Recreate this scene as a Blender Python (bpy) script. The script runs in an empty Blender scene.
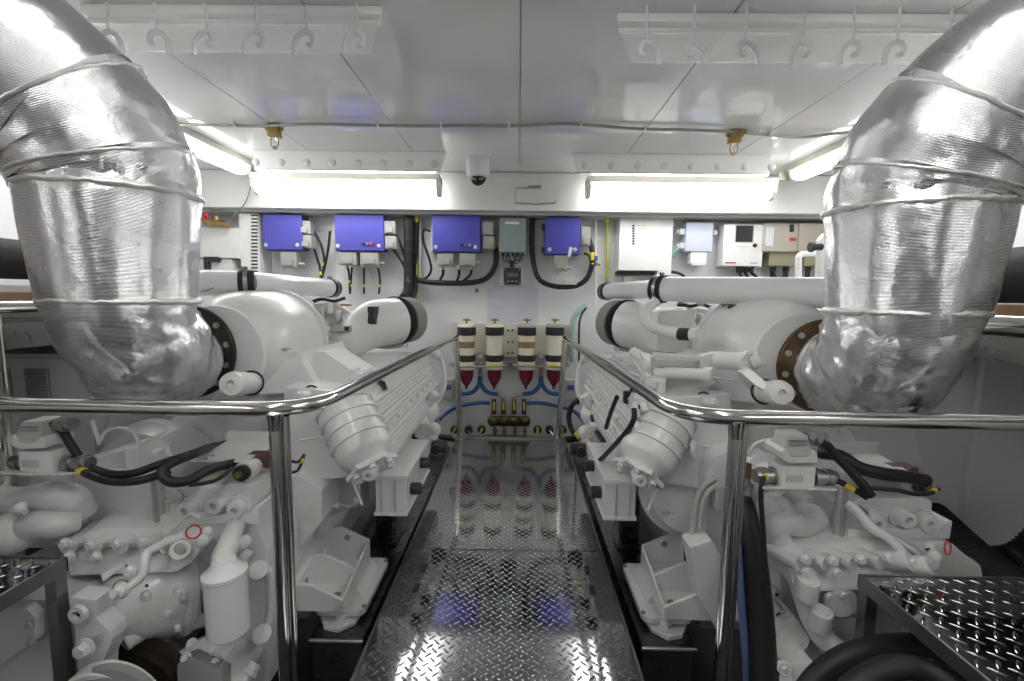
import bpy, bmesh, math, random
from math import sin, cos, pi, radians, sqrt, atan2
from mathutils import Vector, Matrix, noise
random.seed(7)
V = Vector
COL = bpy.context.scene.collection

# ------------------------------------------------------------------ camera
F = 450.0
CAM = V((0, 0, 1.2))
PITCH, YAW, ROLL = radians(5.75), radians(0.76), radians(0.8)
RC = (Matrix.Rotation(YAW, 3, 'Z') @ Matrix.Rotation(pi/2 - PITCH, 3, 'X') @ Matrix.Rotation(ROLL, 3, 'Z'))
cd = bpy.data.cameras.new('camera'); cam = bpy.data.objects.new('camera', cd); COL.objects.link(cam)
cam.matrix_world = Matrix.Translation(CAM) @ RC.to_4x4()
cd.sensor_width = 36.0; cd.lens = 36.0*F/1024.0; cd.clip_start = 0.02; cd.clip_end = 60
bpy.context.scene.camera = cam
def ray(px, py): return RC @ V(((px-512)/F, -(py-340.5)/F, -1.0))
def P(px, py, Y):
    "world point seen at photo pixel px,py standing at distance Y down the room"
    d = ray(px, py); return CAM + d*(Y/d.y)
def Pz(px, py, z):
    d = ray(px, py); return CAM + d*((z-CAM.z)/d.z)
def Px(px, py, x):
    d = ray(px, py); return CAM + d*(x/d.x)

# ------------------------------------------------------------------ materials
def mat(name, col, rough=0.4, metal=0.0, var=0.0, vscale=6.0, bump=0.0, bscale=60.0, coat=0.0, emit=None, estr=0.0, ribs=0.0, dirt=None, rvar=0.0, trans=0.0, ior=1.45, wrinkle=0.0):
    m = bpy.data.materials.new(name); m.use_nodes = True
    nt = m.node_tree; b = nt.nodes['Principled BSDF']
    b.inputs['Base Color'].default_value = (*col, 1); b.inputs['Roughness'].default_value = rough
    b.inputs['Metallic'].default_value = metal; b.inputs['IOR'].default_value = ior
    if coat: b.inputs['Coat Weight'].default_value = coat; b.inputs['Coat Roughness'].default_value = 0.06
    if trans: b.inputs['Transmission Weight'].default_value = trans
    if emit: b.inputs['Emission Color'].default_value = (*emit, 1); b.inputs['Emission Strength'].default_value = estr
    tc = nt.nodes.new('ShaderNodeTexCoord')
    def nz(sc, det=3, rgh=.55):
        n = nt.nodes.new('ShaderNodeTexNoise'); n.inputs['Scale'].default_value = sc; n.inputs['Detail'].default_value = det; n.inputs['Roughness'].default_value = rgh
        nt.links.new(tc.outputs['Object'], n.inputs['Vector']); return n
    n = nz(vscale)
    if var or dirt:
        mx = nt.nodes.new('ShaderNodeMix'); mx.data_type = 'RGBA'
        cr = nt.nodes.new('ShaderNodeValToRGB'); nt.links.new(n.outputs['Fac'], cr.inputs[0])
        if dirt: cr.color_ramp.elements[0].position = .58; cr.color_ramp.elements[1].position = .72
        else: cr.color_ramp.elements[0].position = .3; cr.color_ramp.elements[1].position = .7
        nt.links.new(cr.outputs[0], mx.inputs['Factor'])
        d = dirt if dirt else tuple(max(0, c*(1-var)) for c in col)
        mx.inputs['A'].default_value = (*col, 1); mx.inputs['B'].default_value = (*d, 1)
        nt.links.new(mx.outputs['Result'], b.inputs['Base Color'])
    if rvar:
        mr = nt.nodes.new('ShaderNodeMapRange'); mr.inputs['To Min'].default_value = max(.02, rough-rvar); mr.inputs['To Max'].default_value = rough+rvar
        nt.links.new(n.outputs['Fac'], mr.inputs[0]); nt.links.new(mr.outputs[0], b.inputs['Roughness'])
    last = None
    if bump:
        bn = nz(bscale); bp = nt.nodes.new('ShaderNodeBump'); bp.inputs['Strength'].default_value = bump; bp.inputs['Distance'].default_value = .004
        nt.links.new(bn.outputs['Fac'], bp.inputs['Height']); last = bp
    if wrinkle:
        bn = nz(9, 4, .5); bp = nt.nodes.new('ShaderNodeBump'); bp.inputs['Strength'].default_value = wrinkle; bp.inputs['Distance'].default_value = .03
        nt.links.new(bn.outputs['Fac'], bp.inputs['Height'])
        if last: nt.links.new(last.outputs[0], bp.inputs['Normal'])
        last = bp
    if ribs:
        w = nt.nodes.new('ShaderNodeTexWave'); w.bands_direction = 'Z'; w.inputs['Scale'].default_value = 85; w.inputs['Distortion'].default_value = 1.0; w.inputs['Detail'].default_value = 1
        nt.links.new(tc.outputs['Object'], w.inputs['Vector'])
        bp = nt.nodes.new('ShaderNodeBump'); bp.inputs['Strength'].default_value = ribs; bp.inputs['Distance'].default_value = .0015
        nt.links.new(w.outputs['Fac'], bp.inputs['Height'])
        if last: nt.links.new(last.outputs[0], bp.inputs['Normal'])
        last = bp
    if last: nt.links.new(last.outputs[0], b.inputs['Normal'])
    return m
WHITE = mat('engine_white_enamel', (.78,.785,.77), .32, var=.06, vscale=5, bump=.12, bscale=45, coat=.25)
CAST = mat('cast_white_enamel', (.77,.775,.765), .33, bump=.35, bscale=70, vscale=5, dirt=(.69,.68,.62), coat=.35)
PIPEW = mat('smooth_white_pipe_paint', (.80,.81,.80), .25, coat=.3)
WALLM = mat('white_wall_panel', (.74,.75,.75), .35, var=.04, vscale=1.5)
CEIL = mat('glossy_grey_white_ceiling', (.80,.81,.81), .075, var=.03, vscale=1.2, coat=.3)
CEILW = mat('white_ceiling_trim', (.95,.945,.93), .25, coat=.3)
SOFF = mat('white_soffit_paint', (.76,.76,.745), .3, coat=.3)
FLOORM = mat('dark_bilge_paint', (.05,.05,.052), .35, var=.3, vscale=8)
CHROME = mat('polished_stainless_tube', (.62,.60,.57), .12, 1.0, rvar=.04, vscale=20)
STEEL = mat('satin_stainless_steel', (.42,.41,.40), .3, 1.0, rvar=.06, vscale=14)
DARKST = mat('brushed_dark_stainless', (.17,.165,.16), .28, 1.0, rvar=.05, vscale=10)
FRAME = mat('grey_brushed_steel_frame', (.30,.29,.285), .35, 1.0, bump=.1, bscale=200)
TREAD = mat('bright_tread_plate', (.44,.44,.45), .075, 1.0, rvar=.02, vscale=9)
FOIL = mat('silver_foil_cloth', (.74,.74,.75), .26, 1.0, ribs=.4, wrinkle=.25, rvar=.06, vscale=7)
FOILC = mat('creased_silver_foil_cloth', (.78,.78,.79), .21, 1.0, ribs=.3, wrinkle=.35, rvar=.06, vscale=9)
SEAM = mat('foil_stitched_hem', (.80,.80,.77), .40, .9, bump=.8, bscale=120)
BRONZE = mat('heat_tinted_bronze_flange', (.20,.13,.07), .38, .8, var=.5, vscale=12)
BLACKFL = mat('blackened_steel_flange', (.055,.045,.038), .38, .6, var=.4, vscale=14)
PALEG = mat('translucent_pale_green', (.42,.58,.52), .35)
BLACK = mat('black_rubber', (.018,.018,.019), .45)
BLACKP = mat('black_plastic', (.03,.03,.032), .35)
BLUE = mat('blue_box_enamel', (.072,.070,.38), .38, bump=.1, bscale=200)
BLUEH = mat('blue_fuel_hose', (.035,.11,.30), .4)
GREYBOX = mat('grey_green_enclosure', (.24,.30,.30), .45)
LILAC = mat('pale_lilac_enclosure', (.45,.49,.60), .4)
CONN = mat('grey_connector_plastic', (.34,.34,.32), .45)
GREYP = mat('light_grey_plastic', (.50,.50,.48), .45)
MIDGREY = mat('mid_grey_plastic', (.28,.28,.27), .45)
MESHG = mat('grey_filter_mesh', (.30,.29,.26), .6, bump=1.0, bscale=420)
BEIGE = mat('beige_equipment_box', (.50,.46,.40), .45)
CREAM = mat('cream_filter_paint', (.80,.76,.62), .35)
OLIVE = mat('amber_filter_band', (.26,.21,.11), .4)
REDB = mat('dark_red_bowl_plastic', (.20,.012,.03), .12, trans=.25, coat=.4)
BRASS = mat('tarnished_brass', (.42,.30,.12), .32, .9, var=.3, vscale=20)
MANIF = mat('dark_olive_manifold_brass', (.10,.085,.03), .4, .7, var=.3)
YELLOW = mat('yellow_marker', (.75,.58,.06), .4)
YGREEN = mat('yellow_green_earth_cable', (.48,.50,.08), .4)
WOOD = mat('brown_varnished_wood', (.33,.20,.11), .35, var=.25, vscale=14)
TEAL = mat('pale_green_tube', (.18,.42,.34), .35)
RED = mat('red_plastic', (.55,.05,.04), .35)
GREEN = mat('green_plastic', (.03,.35,.14), .35)
GLASSD = mat('dark_glass', (.01,.01,.012), .06, coat=.5)
SCREEN = mat('dull_green_display', (.14,.17,.13), .2)
SHEET = mat('pale_drawing_paper', (.60,.62,.68), .6)
PAPER = mat('white_paper_sheet', (.70,.71,.74), .6)
PENCIL = mat('grey_printed_lines', (.45,.47,.52), .6)
LAMPFILL = mat('added_fill_diffuser', (.9,.9,.88), .4, emit=(1.0,.99,.97), estr=6.6)  # for the unseen fill fixtures added aft
LAMP = mat('fluorescent_diffuser', (.9,.9,.88), .4, emit=(1.0,.99,.97), estr=7.8)
WARM = mat('warm_end_glow_cap', (.9,.7,.5), .4, emit=(1.0,.72,.45), estr=1.5)
LAMPH = mat('lamp_housing', (.70,.68,.60), .4)
CLEAR = mat('clear_glass_bulb', (.9,.9,.9), .05, trans=.9)
BLACKC = mat('black_convoluted_duct', (.014,.014,.016), .6, bump=.3, bscale=30)
BLUEL = mat('blue_label', (.08,.14,.45), .4)
CABW = mat('white_cabinet_laminate', (.66,.68,.68), .4)

# ------------------------------------------------------------------ mesh building
class M:
    def __init__(s): s.v = []; s.f = []
    def add(s, vs, fs):
        o = len(s.v); s.v += [V(p) for p in vs]; s.f += [tuple(i+o for i in f) for f in fs]; return s
    def bm(s, b, mtx=None):
        b.verts.index_update()
        vs = [(mtx @ v.co) if mtx else v.co.copy() for v in b.verts]
        s.add(vs, [[v.index for v in f.verts] for f in b.faces]); b.free(); return s
    def box(s, c, d, bev=.006, rot=None, seg=2):
        b = bmesh.new(); bmesh.ops.create_cube(b, size=1.0)
        for v in b.verts: v.co = V((v.co.x*d[0], v.co.y*d[1], v.co.z*d[2]))
        bev = min(bev, min(d)*.45)
        if bev > 0: bmesh.ops.bevel(b, geom=b.edges[:], offset=bev, segments=seg, profile=.6, affect='EDGES')
        m = Matrix.Translation(V(c))
        if rot is not None: m = m @ rot.to_4x4()
        return s.bm(b, m)
    def span(s, a, b, bev=.006):
        a, b = V(a), V(b); return s.box((a+b)/2, [abs(x) for x in (b-a)], bev)
    def lathe(s, p, ax, prof, seg=32, ref=None, cap=True):
        p = V(p); ax = V(ax).normalized()
        u = V(ref) if ref else (V((0,0,1)) if abs(ax.z) < .9 else V((0,1,0)))
        u = (u - ax*u.dot(ax)).normalized(); w = ax.cross(u)
        vs = []; fs = []
        for t, r in prof:
            for k in range(seg):
                a = 2*pi*k/seg; vs.append(p + ax*t + (u*cos(a)+w*sin(a))*r)
        n = len(prof)
        for i in range(n-1):
            for k in range(seg):
                fs.append((i*seg+k, i*seg+(k+1)%seg, (i+1)*seg+(k+1)%seg, (i+1)*seg+k))
        if cap: fs.append(tuple(range(seg-1,-1,-1))); fs.append(tuple(range((n-1)*seg, n*seg)))
        return s.add(vs, fs)
    def cyl(s, a, b, r, r2=None, seg=28, bev=.004):
        a, b = V(a), V(b); r2 = r if r2 is None else r2; L = (b-a).length; e = min(bev, r*.4, r2*.6 if r2 > 0 else bev, L*.3)
        return s.lathe(a, b-a, [(0, r-e), (e*.3, r-e*.3), (e, r), (L-e, r2), (L-e*.3, r2-e*.3), (L, r2-e)], seg)
    def hexn(s, a, ax, r, h):
        return s.lathe(a, ax, [(0,r),(h*.8,r),(h,r*.85)], 6)
    def ball(s, c, r, sc=(1,1,1), seg=24, rot=None):
        b = bmesh.new(); bmesh.ops.create_uvsphere(b, u_segments=seg, v_segments=seg//2, radius=1)
        for v in b.verts: v.co = V((v.co.x*r*sc[0], v.co.y*r*sc[1], v.co.z*r*sc[2]))
        m = Matrix.Translation(V(c))
        if rot is not None: m = m @ rot.to_4x4()
        return s.bm(b, m)
    def torus(s, c, ax, R, r, seg=36, s2=10, wob=0.0):
        c = V(c); ax = V(ax).normalized(); u = V((0,0,1)) if abs(ax.z) < .9 else V((0,1,0))
        u = (u-ax*u.dot(ax)).normalized(); w = ax.cross(u); vs = []; fs = []
        for i in range(seg):
            a = 2*pi*i/seg; d = u*cos(a)+w*sin(a)
            q = noise.noise(c+d*9)*wob if wob else 0; q2 = noise.noise(c+d*23)*wob if wob else 0
            for j in range(s2):
                t = 2*pi*j/s2; vs.append(c + d*(R+q2+r*cos(t)) + ax*(r*sin(t)+q))
        for i in range(seg):
            for j in range(s2):
                fs.append((i*s2+j, ((i+1)%seg)*s2+j, ((i+1)%seg)*s2+(j+1)%s2, i*s2+(j+1)%s2))
        return s.add(vs, fs)
    def tube(s, pts, r, seg=14, n=8, smooth=True, disp=None, cap=True):
        pts = [V(p) for p in pts]; rs = list(r) if isinstance(r, (list, tuple)) else [r]*len(pts)
        if smooth and len(pts) > 2:
            q = []; qr = []
            for i in range(len(pts)-1):
                p0 = pts[i-1] if i else pts[0]*2-pts[1]; p1 = pts[i]; p2 = pts[i+1]; p3 = pts[i+2] if i+2 < len(pts) else pts[-1]*2-pts[-2]
                for k in range(n):
                    t = k/n; t2 = t*t; t3 = t2*t
                    q.append(.5*((2*p1)+(p2-p0)*t+(2*p0-5*p1+4*p2-p3)*t2+(3*p1-p0-3*p2+p3)*t3)); qr.append(rs[i]*(1-t)+rs[i+1]*t)
            q.append(pts[-1]); qr.append(rs[-1]); pts, rs = q, qr
        T = []
        for i in range(len(pts)):
            a = pts[max(0,i-1)]; b = pts[min(len(pts)-1,i+1)]; T.append((b-a).normalized())
        u = V((0,0,1)) if abs(T[0].z) < .9 else V((0,1,0)); u = (u-T[0]*u.dot(T[0])).normalized()
        vs = []; fs = []
        for i, p in enumerate(pts):
            if i:
                ax = T[i-1].cross(T[i])
                if ax.length > 1e-7: u = Matrix.Rotation(T[i-1].angle(T[i]), 3, ax.normalized()) @ u
            u = (u-T[i]*u.dot(T[i])).normalized(); w = T[i].cross(u)
            for k in range(seg):
                a = 2*pi*k/seg; d = u*cos(a)+w*sin(a); rr = rs[i]
                if disp: rr += disp(p+d*rr, i/(len(pts)-1), a)
                vs.append(p+d*rr)
        for i in range(len(pts)-1):
            for k in range(seg): fs.append((i*seg+k, i*seg+(k+1)%seg, (i+1)*seg+(k+1)%seg, (i+1)*seg+k))
        if cap: fs.append(tuple(range(seg-1,-1,-1))); fs.append(tuple(range((len(pts)-1)*seg, len(pts)*seg)))
        return s.add(vs, fs)
    def prism(s, poly, d, bev=.005):
        "poly: list of world points (planar), d: extrusion vector"
        b = bmesh.new(); d = V(d)
        a = [b.verts.new(V(p)) for p in poly]; c = [b.verts.new(V(p)+d) for p in poly]; n = len(a)
        b.faces.new(a); b.faces.new(c[::-1])
        for i in range(n): b.faces.new((a[i], a[(i+1)%n], c[(i+1)%n], c[i]))
        bmesh.ops.recalc_face_normals(b, faces=b.faces[:])
        if bev > 0: bmesh.ops.bevel(b, geom=b.edges[:], offset=bev, segments=2, profile=.6, affect='EDGES')
        return s.bm(b)
    def loft(s, secs, cap=True):
        n = len(secs[0]); vs = [V(p) for q in secs for p in q]; fs = []
        for i in range(len(secs)-1):
            for k in range(n): fs.append((i*n+k, i*n+(k+1)%n, (i+1)*n+(k+1)%n, (i+1)*n+k))
        if cap: fs.append(tuple(range(n-1,-1,-1))); fs.append(tuple(range((len(secs)-1)*n, len(secs)*n)))
        return s.add(vs, fs)
    def mirror(s, x): s.v = [V((2*x-p.x, p.y, p.z)) for p in s.v]; s.f = [tuple(reversed(f)) for f in s.f]; return s

def link(name, mb, m, parent=None, label=None, ang=38):
    me = bpy.data.meshes.new(name)
    org = V((0,0,0))
    lo = V([min(p[i] for p in mb.v) for i in range(3)]); hi = V([max(p[i] for p in mb.v) for i in range(3)])
    c = (lo+hi)/2
    me.from_pydata([tuple(p-c) for p in mb.v], [], mb.f)
    b = bmesh.new(); b.from_mesh(me); bmesh.ops.recalc_face_normals(b, faces=b.faces[:]); b.to_mesh(me); b.free()
    for p in me.polygons: p.use_smooth = True
    me.set_sharp_from_angle(angle=radians(ang)); me.materials.append(m)
    o = bpy.data.objects.new(name, me); COL.objects.link(o)
    if ang < 60:
        wn = o.modifiers.new('weighted_normals', 'WEIGHTED_NORMAL'); wn.keep_sharp = True; wn.weight = 80
    if parent is not None:
        o.parent = parent; w = V((0,0,0)); q = parent
        while q is not None: w += V(q.location); q = q.parent
        o.location = c - w
    else: o.location = c
    if label: o['label'] = label
    return o
def thing(name, label, cat, loc, group=None):
    o = bpy.data.objects.new(name, None); COL.objects.link(o); o.location = V(loc); o.empty_display_size = .1
    o['label'] = label; o['category'] = cat
    if group: o['group'] = group
    return o
def tag(o, label, cat, group=None):
    o['label'] = label; o['category'] = cat
    if group: o['group'] = group
    return o
def struct(name, mb, m):
    o = link(name, mb, m); o['kind'] = 'structure'; return o
def wpos(o):
    w = V((0,0,0))
    while o is not None: w += V(o.location); o = o.parent
    return w
_bolt = {}
def bolts(parent, lst, r=.011, m=None, name='bolt', h=None):
    m = m or WHITE
    k = (round(r,4), m.name, name)
    if k not in _bolt:
        me = bpy.data.meshes.new(name); b = M(); hh = h or r*.9
        b.lathe((0,0,0), (0,0,1), [(0,r*1.35),(r*.22,r*1.35),(r*.25,r*1.0)], 18); b.hexn((0,0,r*.2), (0,0,1), r*.98, hh)
        me.from_pydata([tuple(p) for p in b.v], [], b.f); me.materials.append(m)
        for p in me.polygons: p.use_smooth = True
        me.set_sharp_from_angle(angle=radians(30)); _bolt[k] = me
    for p, n in lst:
        o = bpy.data.objects.new(name, _bolt[k]); COL.objects.link(o); o.parent = parent
        o.location = V(p)-wpos(parent); o.rotation_mode = 'QUATERNION'; o.rotation_quaternion = V(n).to_track_quat('Z', 'Y')
def ringpts(c, ax, R, n, a0=0):
    c = V(c); ax = V(ax).normalized(); u = V((0,0,1)) if abs(ax.z) < .9 else V((0,1,0)); u = (u-ax*u.dot(ax)).normalized(); w = ax.cross(u)
    return [(c+(u*cos(a0+2*pi*k/n)+w*sin(a0+2*pi*k/n))*R, ax) for k in range(n)]
# ================================================================== SETTING
WY = 4.10; CZ = 2.20; XL, XR = -2.75, 2.70
def slab(name, a, b, m, bev=0): return struct(name, M().span(a, b, bev), m)
slab('wall_front', (XL-.1, WY, -.9), (XR+.1, WY+.1, CZ+.1), WALLM)
slab('wall_left', (XL-.1, -2.6, -.9), (XL, WY, CZ+.1), WALLM)
slab('wall_right', (XR, -2.6, -.9), (XR+.1, WY, CZ+.1), WALLM)
slab('wall_rear', (XL-.1, -2.7, -.9), (XR+.1, -2.6, CZ+.1), WALLM)
slab('floor', (XL-.1, -2.7, -1.0), (XR+.1, WY+.1, -.9), FLOORM)
slab('ceiling', (XL-.1, -2.7, CZ+.012), (XR+.1, WY+.1, CZ+.1), CEIL)
# ceiling panels: glossy sheets with narrow joints
xs = [XL, -1.50, -.765, -.008, .745, 1.50, XR]
for i in range(6):
    struct('trim_%d' % (i+1), M().span((xs[i]+.0025, -2.6, CZ), (xs[i+1]-.0025, 3.79, CZ+.012), .002), CEIL)
SZ = 1.895
struct('trim_7', M().span((XL, 3.80, SZ), (XR, WY, CZ), .006), SOFF)
struct('trim_8', M().span((XL, 3.88, SZ-.022), (XR, WY, SZ), .003), GREYP)

def fixture(name_label, a, b, ax, group='ceiling tube lights', lm=None, k=1.0):
    "a,b: two ends of the light along ax at the top; box section .17 x .13"
    lm = lm or LAMP; a, b = V(a), V(b); t = thing('tube_light', name_label, 'light', (a+b)/2, group)
    d = (b-a).normalized(); w = V((0,0,1)).cross(d)*ax
    L = (b-a).length
    h = [a+w*(-.085), a+w*.085, a+w*.085-V((0,0,.045)), a+w*(-.085)-V((0,0,.045))]
    link('housing', M().prism(h, b-a, .006), LAMPH, t)
    prof = [(-.070,-.046),(.070,-.046),(.064,-.068),(.040,-.084),(.0,-.088),(-.040,-.084),(-.064,-.068)]
    prof = [(x, -.046+(z+.046)*k) for x, z in prof]; a2 = a+d*.03; link('diffuser', M().prism([a2+w*x+V((0,0,z)) for x, z in prof], (b-a)-d*.06, .004), lm, t)
    for e, s in ((a, 1), (b, -1)):
        link('end_cap', M().prism([e+w*x*1.12+V((0,0,z*1.04)) for x, z in prof], d*s*.03, .004), LAMPH, t)
    return t
for (xa, xb), w, q in (((256, 441), 'left over the blue boxes', 0), ((586, 772), 'right over the white cabinets', 1)):
    a, b = P(xa, 190+3*q, 3.60), P(xb, 190+3*q, 3.60)
    fixture('long tube light on the '+w, (a.x, 3.60, 2.107), (b.x, 3.60, 2.107), 1, k=2.45)
fixture('tube light running fore and aft behind the left foil wrapped pipe', (-2.14, 1.75, CZ), (-2.14, 3.55, CZ), 1, k=1.5)
fixture('tube light running fore and aft behind the right foil wrapped pipe', (2.10, 1.75, CZ), (2.10, 3.55, CZ), 1, k=1.5)
for s, w in ((-1, 'left'), (1, 'right')):  # unseen fixtures added aft to brighten the foreground
    fixture('added outer fill light, out of view at the aft end over the %s gearbox' % w, (s*2.14, -1.6, CZ), (s*2.14, .6, CZ), 1, lm=LAMPFILL, k=2.0)
    fixture('added inner fill light, out of view at the aft end, %s of the walkway' % w, (s*.74, -.45, CZ), (s*.74, 1.15, CZ), 1, lm=LAMPFILL, k=2.0)
# boxed pelmets carrying the long tube lights, round caps on their faces
for (xa, xb), w, s in (((262, 446), 'left', -1), ((571, 765), 'right', 1)):
    x0, x1 = P(xa, 162, 3.28).x, P(xb, 162, 3.28).x
    t = thing('light_pelmet', 'white boxed beam with round caps above the %s tube light' % w, 'beam', ((x0+x1)/2, 3.22, CZ))
    if s < 0: poly = [(x0-.06, 3.28, CZ), (x1, 3.28, CZ), (x1-.05, 3.28, 2.064), (x0-.06, 3.28, 2.064)]
    else: poly = [(x0, 3.28, CZ), (x1+.04, 3.28, CZ), (x1+.04, 3.28, 2.064), (x0+.06, 3.28, 2.064)]
    link('panel', M().prism(poly, (0, .06, 0), .004), CEILW, t)
    for k in range(4):
        xx = x0+(x1-x0)*(.02+.25*k); link('joint', M().span((xx, 3.278, 2.064), (xx+.22, 3.281, 2.069), .0005), MIDGREY, t)
    for j in range(8):
        x = (x1-.08-j*.182) if s < 0 else (x0+.10+j*.186)
        link('round_cap', M().lathe((x, 3.281, 2.115), (0,-1,0), [(0,.026),(.006,.025),(.010,.018),(.012,.004)], 20), PIPEW, t)
# ceiling panels; reflections of hooks in them are built as solid curls
def curlpanel(pxs, corners, label, dirs):
    pts = [Pz(x, y, CZ-.03)+V((0,0,.03)) for x, y in corners]
    t = thing('curl_panel', label, 'rail', sum(pts, V())/4)
    link('panel', M().prism(pts, (0,0,-.03), .008), CEILW, t)
    a, b = (pts[0]+(pts[3]-pts[0])*.18), (pts[1]+(pts[2]-pts[1])*.18)
    link('ridge', M().tube([a-V((0,0,.03)), b-V((0,0,.03))], .012, 10), CEILW, t)
    for k in range(5):
        p = a.lerp(b, .08+.2*k); link('screw', M().lathe(p-V((0,0,.038)), (0,0,-1), [(0,.006),(.003,.005)], 12), MIDGREY, t)
    Yh = 1.62
    for x, dr in zip(pxs, dirs):
        y0 = corners[2][1]-19
        off = [(-9,20),(-8,10),(-5,3),(1,-2),(7,-2),(10,3),(9,9),(4,10)]
        pa = [P(x+dr*dx, y0+dy, Yh) for dx, dy in off]
        h = M().tube(pa, [.007,.009,.010,.010,.010,.010,.009,.008], 12, 6)
        top = P(x+dr*4, y0-1, Yh); h.tube([top, V((top.x, Yh, CZ-.028))], .004, 8)
        link('hook_reflection', h, GREYH, t)
    return t
GREYH = mat('hook_reflection_grey', (.74,.75,.74), .2, coat=.4)
curlpanel([113,160,203,253,303,353], [(80,12),(382,14),(370,54),(130,52)], 'white ceiling panel with solid curls standing for mirrored hooks, left side', [-1,-1,1,1,1,1])
curlpanel([650,697,749,799,848,893,945], [(616,21),(1003,22),(990,64),(630,63)], 'white ceiling panel with solid curls standing for mirrored hooks, right side', [-1,-1,-1,1,1,1,1])

# cable across the ceiling with two sprinkler heads
pp = [(150,120),(175,124),(215,125),(262,126),(310,124),(360,125),(420,126),(470,125.5),(512,126),(560,123.5),(600,126),(640,129),(690,130),(733,132),(760,134),(800,137),(840,133),(872,130)]
c = M().tube([Pz(x, y, CZ-.018) for x, y in pp], .0095, 10, 6)
cab = tag(link('ceiling_cable', c, mat('grey_metallic_conduit', (.36,.35,.31), .35, .4)), 'grey cable clipped across the ceiling between two brass sprinklers', 'cable')
for i, (x, y) in enumerate([(235,125),(378,125),(441,126),(509,126),(581,124.5),(645,129),(770,134)]):
    p = Pz(x, y, CZ-.018)
    tag(link('cable_clip', M().box(p+V((0,0,.003)), (.012,.035,.03), .004), WHITE), 'white cable clip on the ceiling cable, one of a row', 'clip', 'clips holding the ceiling cable')
for (x, y), w in (((274,128),'left'), ((735,134),'right')):
    p = Pz(x, y-4, CZ)
    t = thing('sprinkler_head', 'brass sprinkler head hanging from the ceiling cable, %s one' % w, 'sprinkler', p)
    link('body', M().span(p+V((-.034,-.025,-.080)), p+V((.034,.025,-.001)), .008).cyl(p+V((-.05,0,-.025)), p+V((.05,0,-.025)), .017, seg=18), BRASS, t)
    link('elbow', M().cyl(p+V((.03,-.01,-.02)), p+V((.055,-.03,-.02)), .014, seg=16), BRASS, t)
    link('bulb', M().lathe(p-V((0,0,.078)), (0,0,-1), [(0,.008),(.01,.012),(.04,.010),(.055,.006)], 14), CLEAR, t)
    b = M()
    for s in (-1, 1): b.tube([p+V((s*.012,0,-.075)), p+V((s*.024,0,-.10)), p+V((s*.018,0,-.13)), p+V((0,0,-.143))], .0035, 8, 5)
    b.lathe(p-V((0,0,.141)), (0,0,-1), [(0,.016),(.004,.016)], 16)
    link('frame', b, BRASS, t)
# dome camera and bracket handle
p = P(478, 175, 3.45); p.z = CZ
t = thing('dome_camera', 'small black glass dome camera under the ceiling beside the centre seam', 'camera', p)
link('collar', M().lathe(p, (0,0,-1), [(0,.088),(.10,.086),(.125,.082),(.135,.066)], 32), WHITE, t)
link('dome', M().lathe(p-V((0,0,.132)), (0,0,-1), [(0,.062),(.02,.059),(.04,.045),(.055,.022),(.06,.003)], 32), GLASSD, t)
for k in range(5): link('lens', M().ball(p+V((-.032+.016*k,-.05,-.154)), .006, seg=10), GREYP, t)
y = 3.785
q = [P(536,188,y), P(516,188,y), P(515,203,y), P(535,204,y), P(555,203,y), P(556,200,y)]
t = thing('wire_handle', 'thin bent metal handle on the white beam beside the dome camera', 'handle', q[0])
link('rod', M().tube(q, .006, 10, 3, smooth=False), CHROME, t)
link('pivot', M().cyl(P(528,187,y+.012), P(541,187,y+.012), .014, seg=16), STEEL, t)
# small cable from the left tube light end
q = [P(252,180,3.50), P(250,190,3.72), P(245,203,3.78), P(232,217,3.84), P(222,224,3.95), P(208,226,4.08)]
tag(link('lamp_cable', M().tube(q, .005, 8, 6), MIDGREY), 'thin grey cable drooping from the left corner of the tube lights', 'cable')
for x, w, s in ((-2.06, 'left', 1), (2.02, 'right', -1)):
    b = M().span((x-.05, 3.57, CZ-.10), (x+.05, 3.61, CZ-.03), .01)
    tag(link('cable_gland', b, BEIGE), 'small tan junction fitting between the tube lights, %s corner' % w, 'fitting')
for (x0, y0), (x1, y1), w in (((184,134),(254,176),'left'), ((856,146),(781,180),'right')):
    a, b_ = Pz(x0, y0, CZ-.012), Pz(x1, y1, CZ-.012)
    tag(link('conduit', M().tube([a, a.lerp(b_, .5)+V((0,0,.002)), b_], .008, 8, 4), MIDGREY), 'grey conduit along the ceiling beside the %s side tube light' % w, 'conduit')

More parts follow.
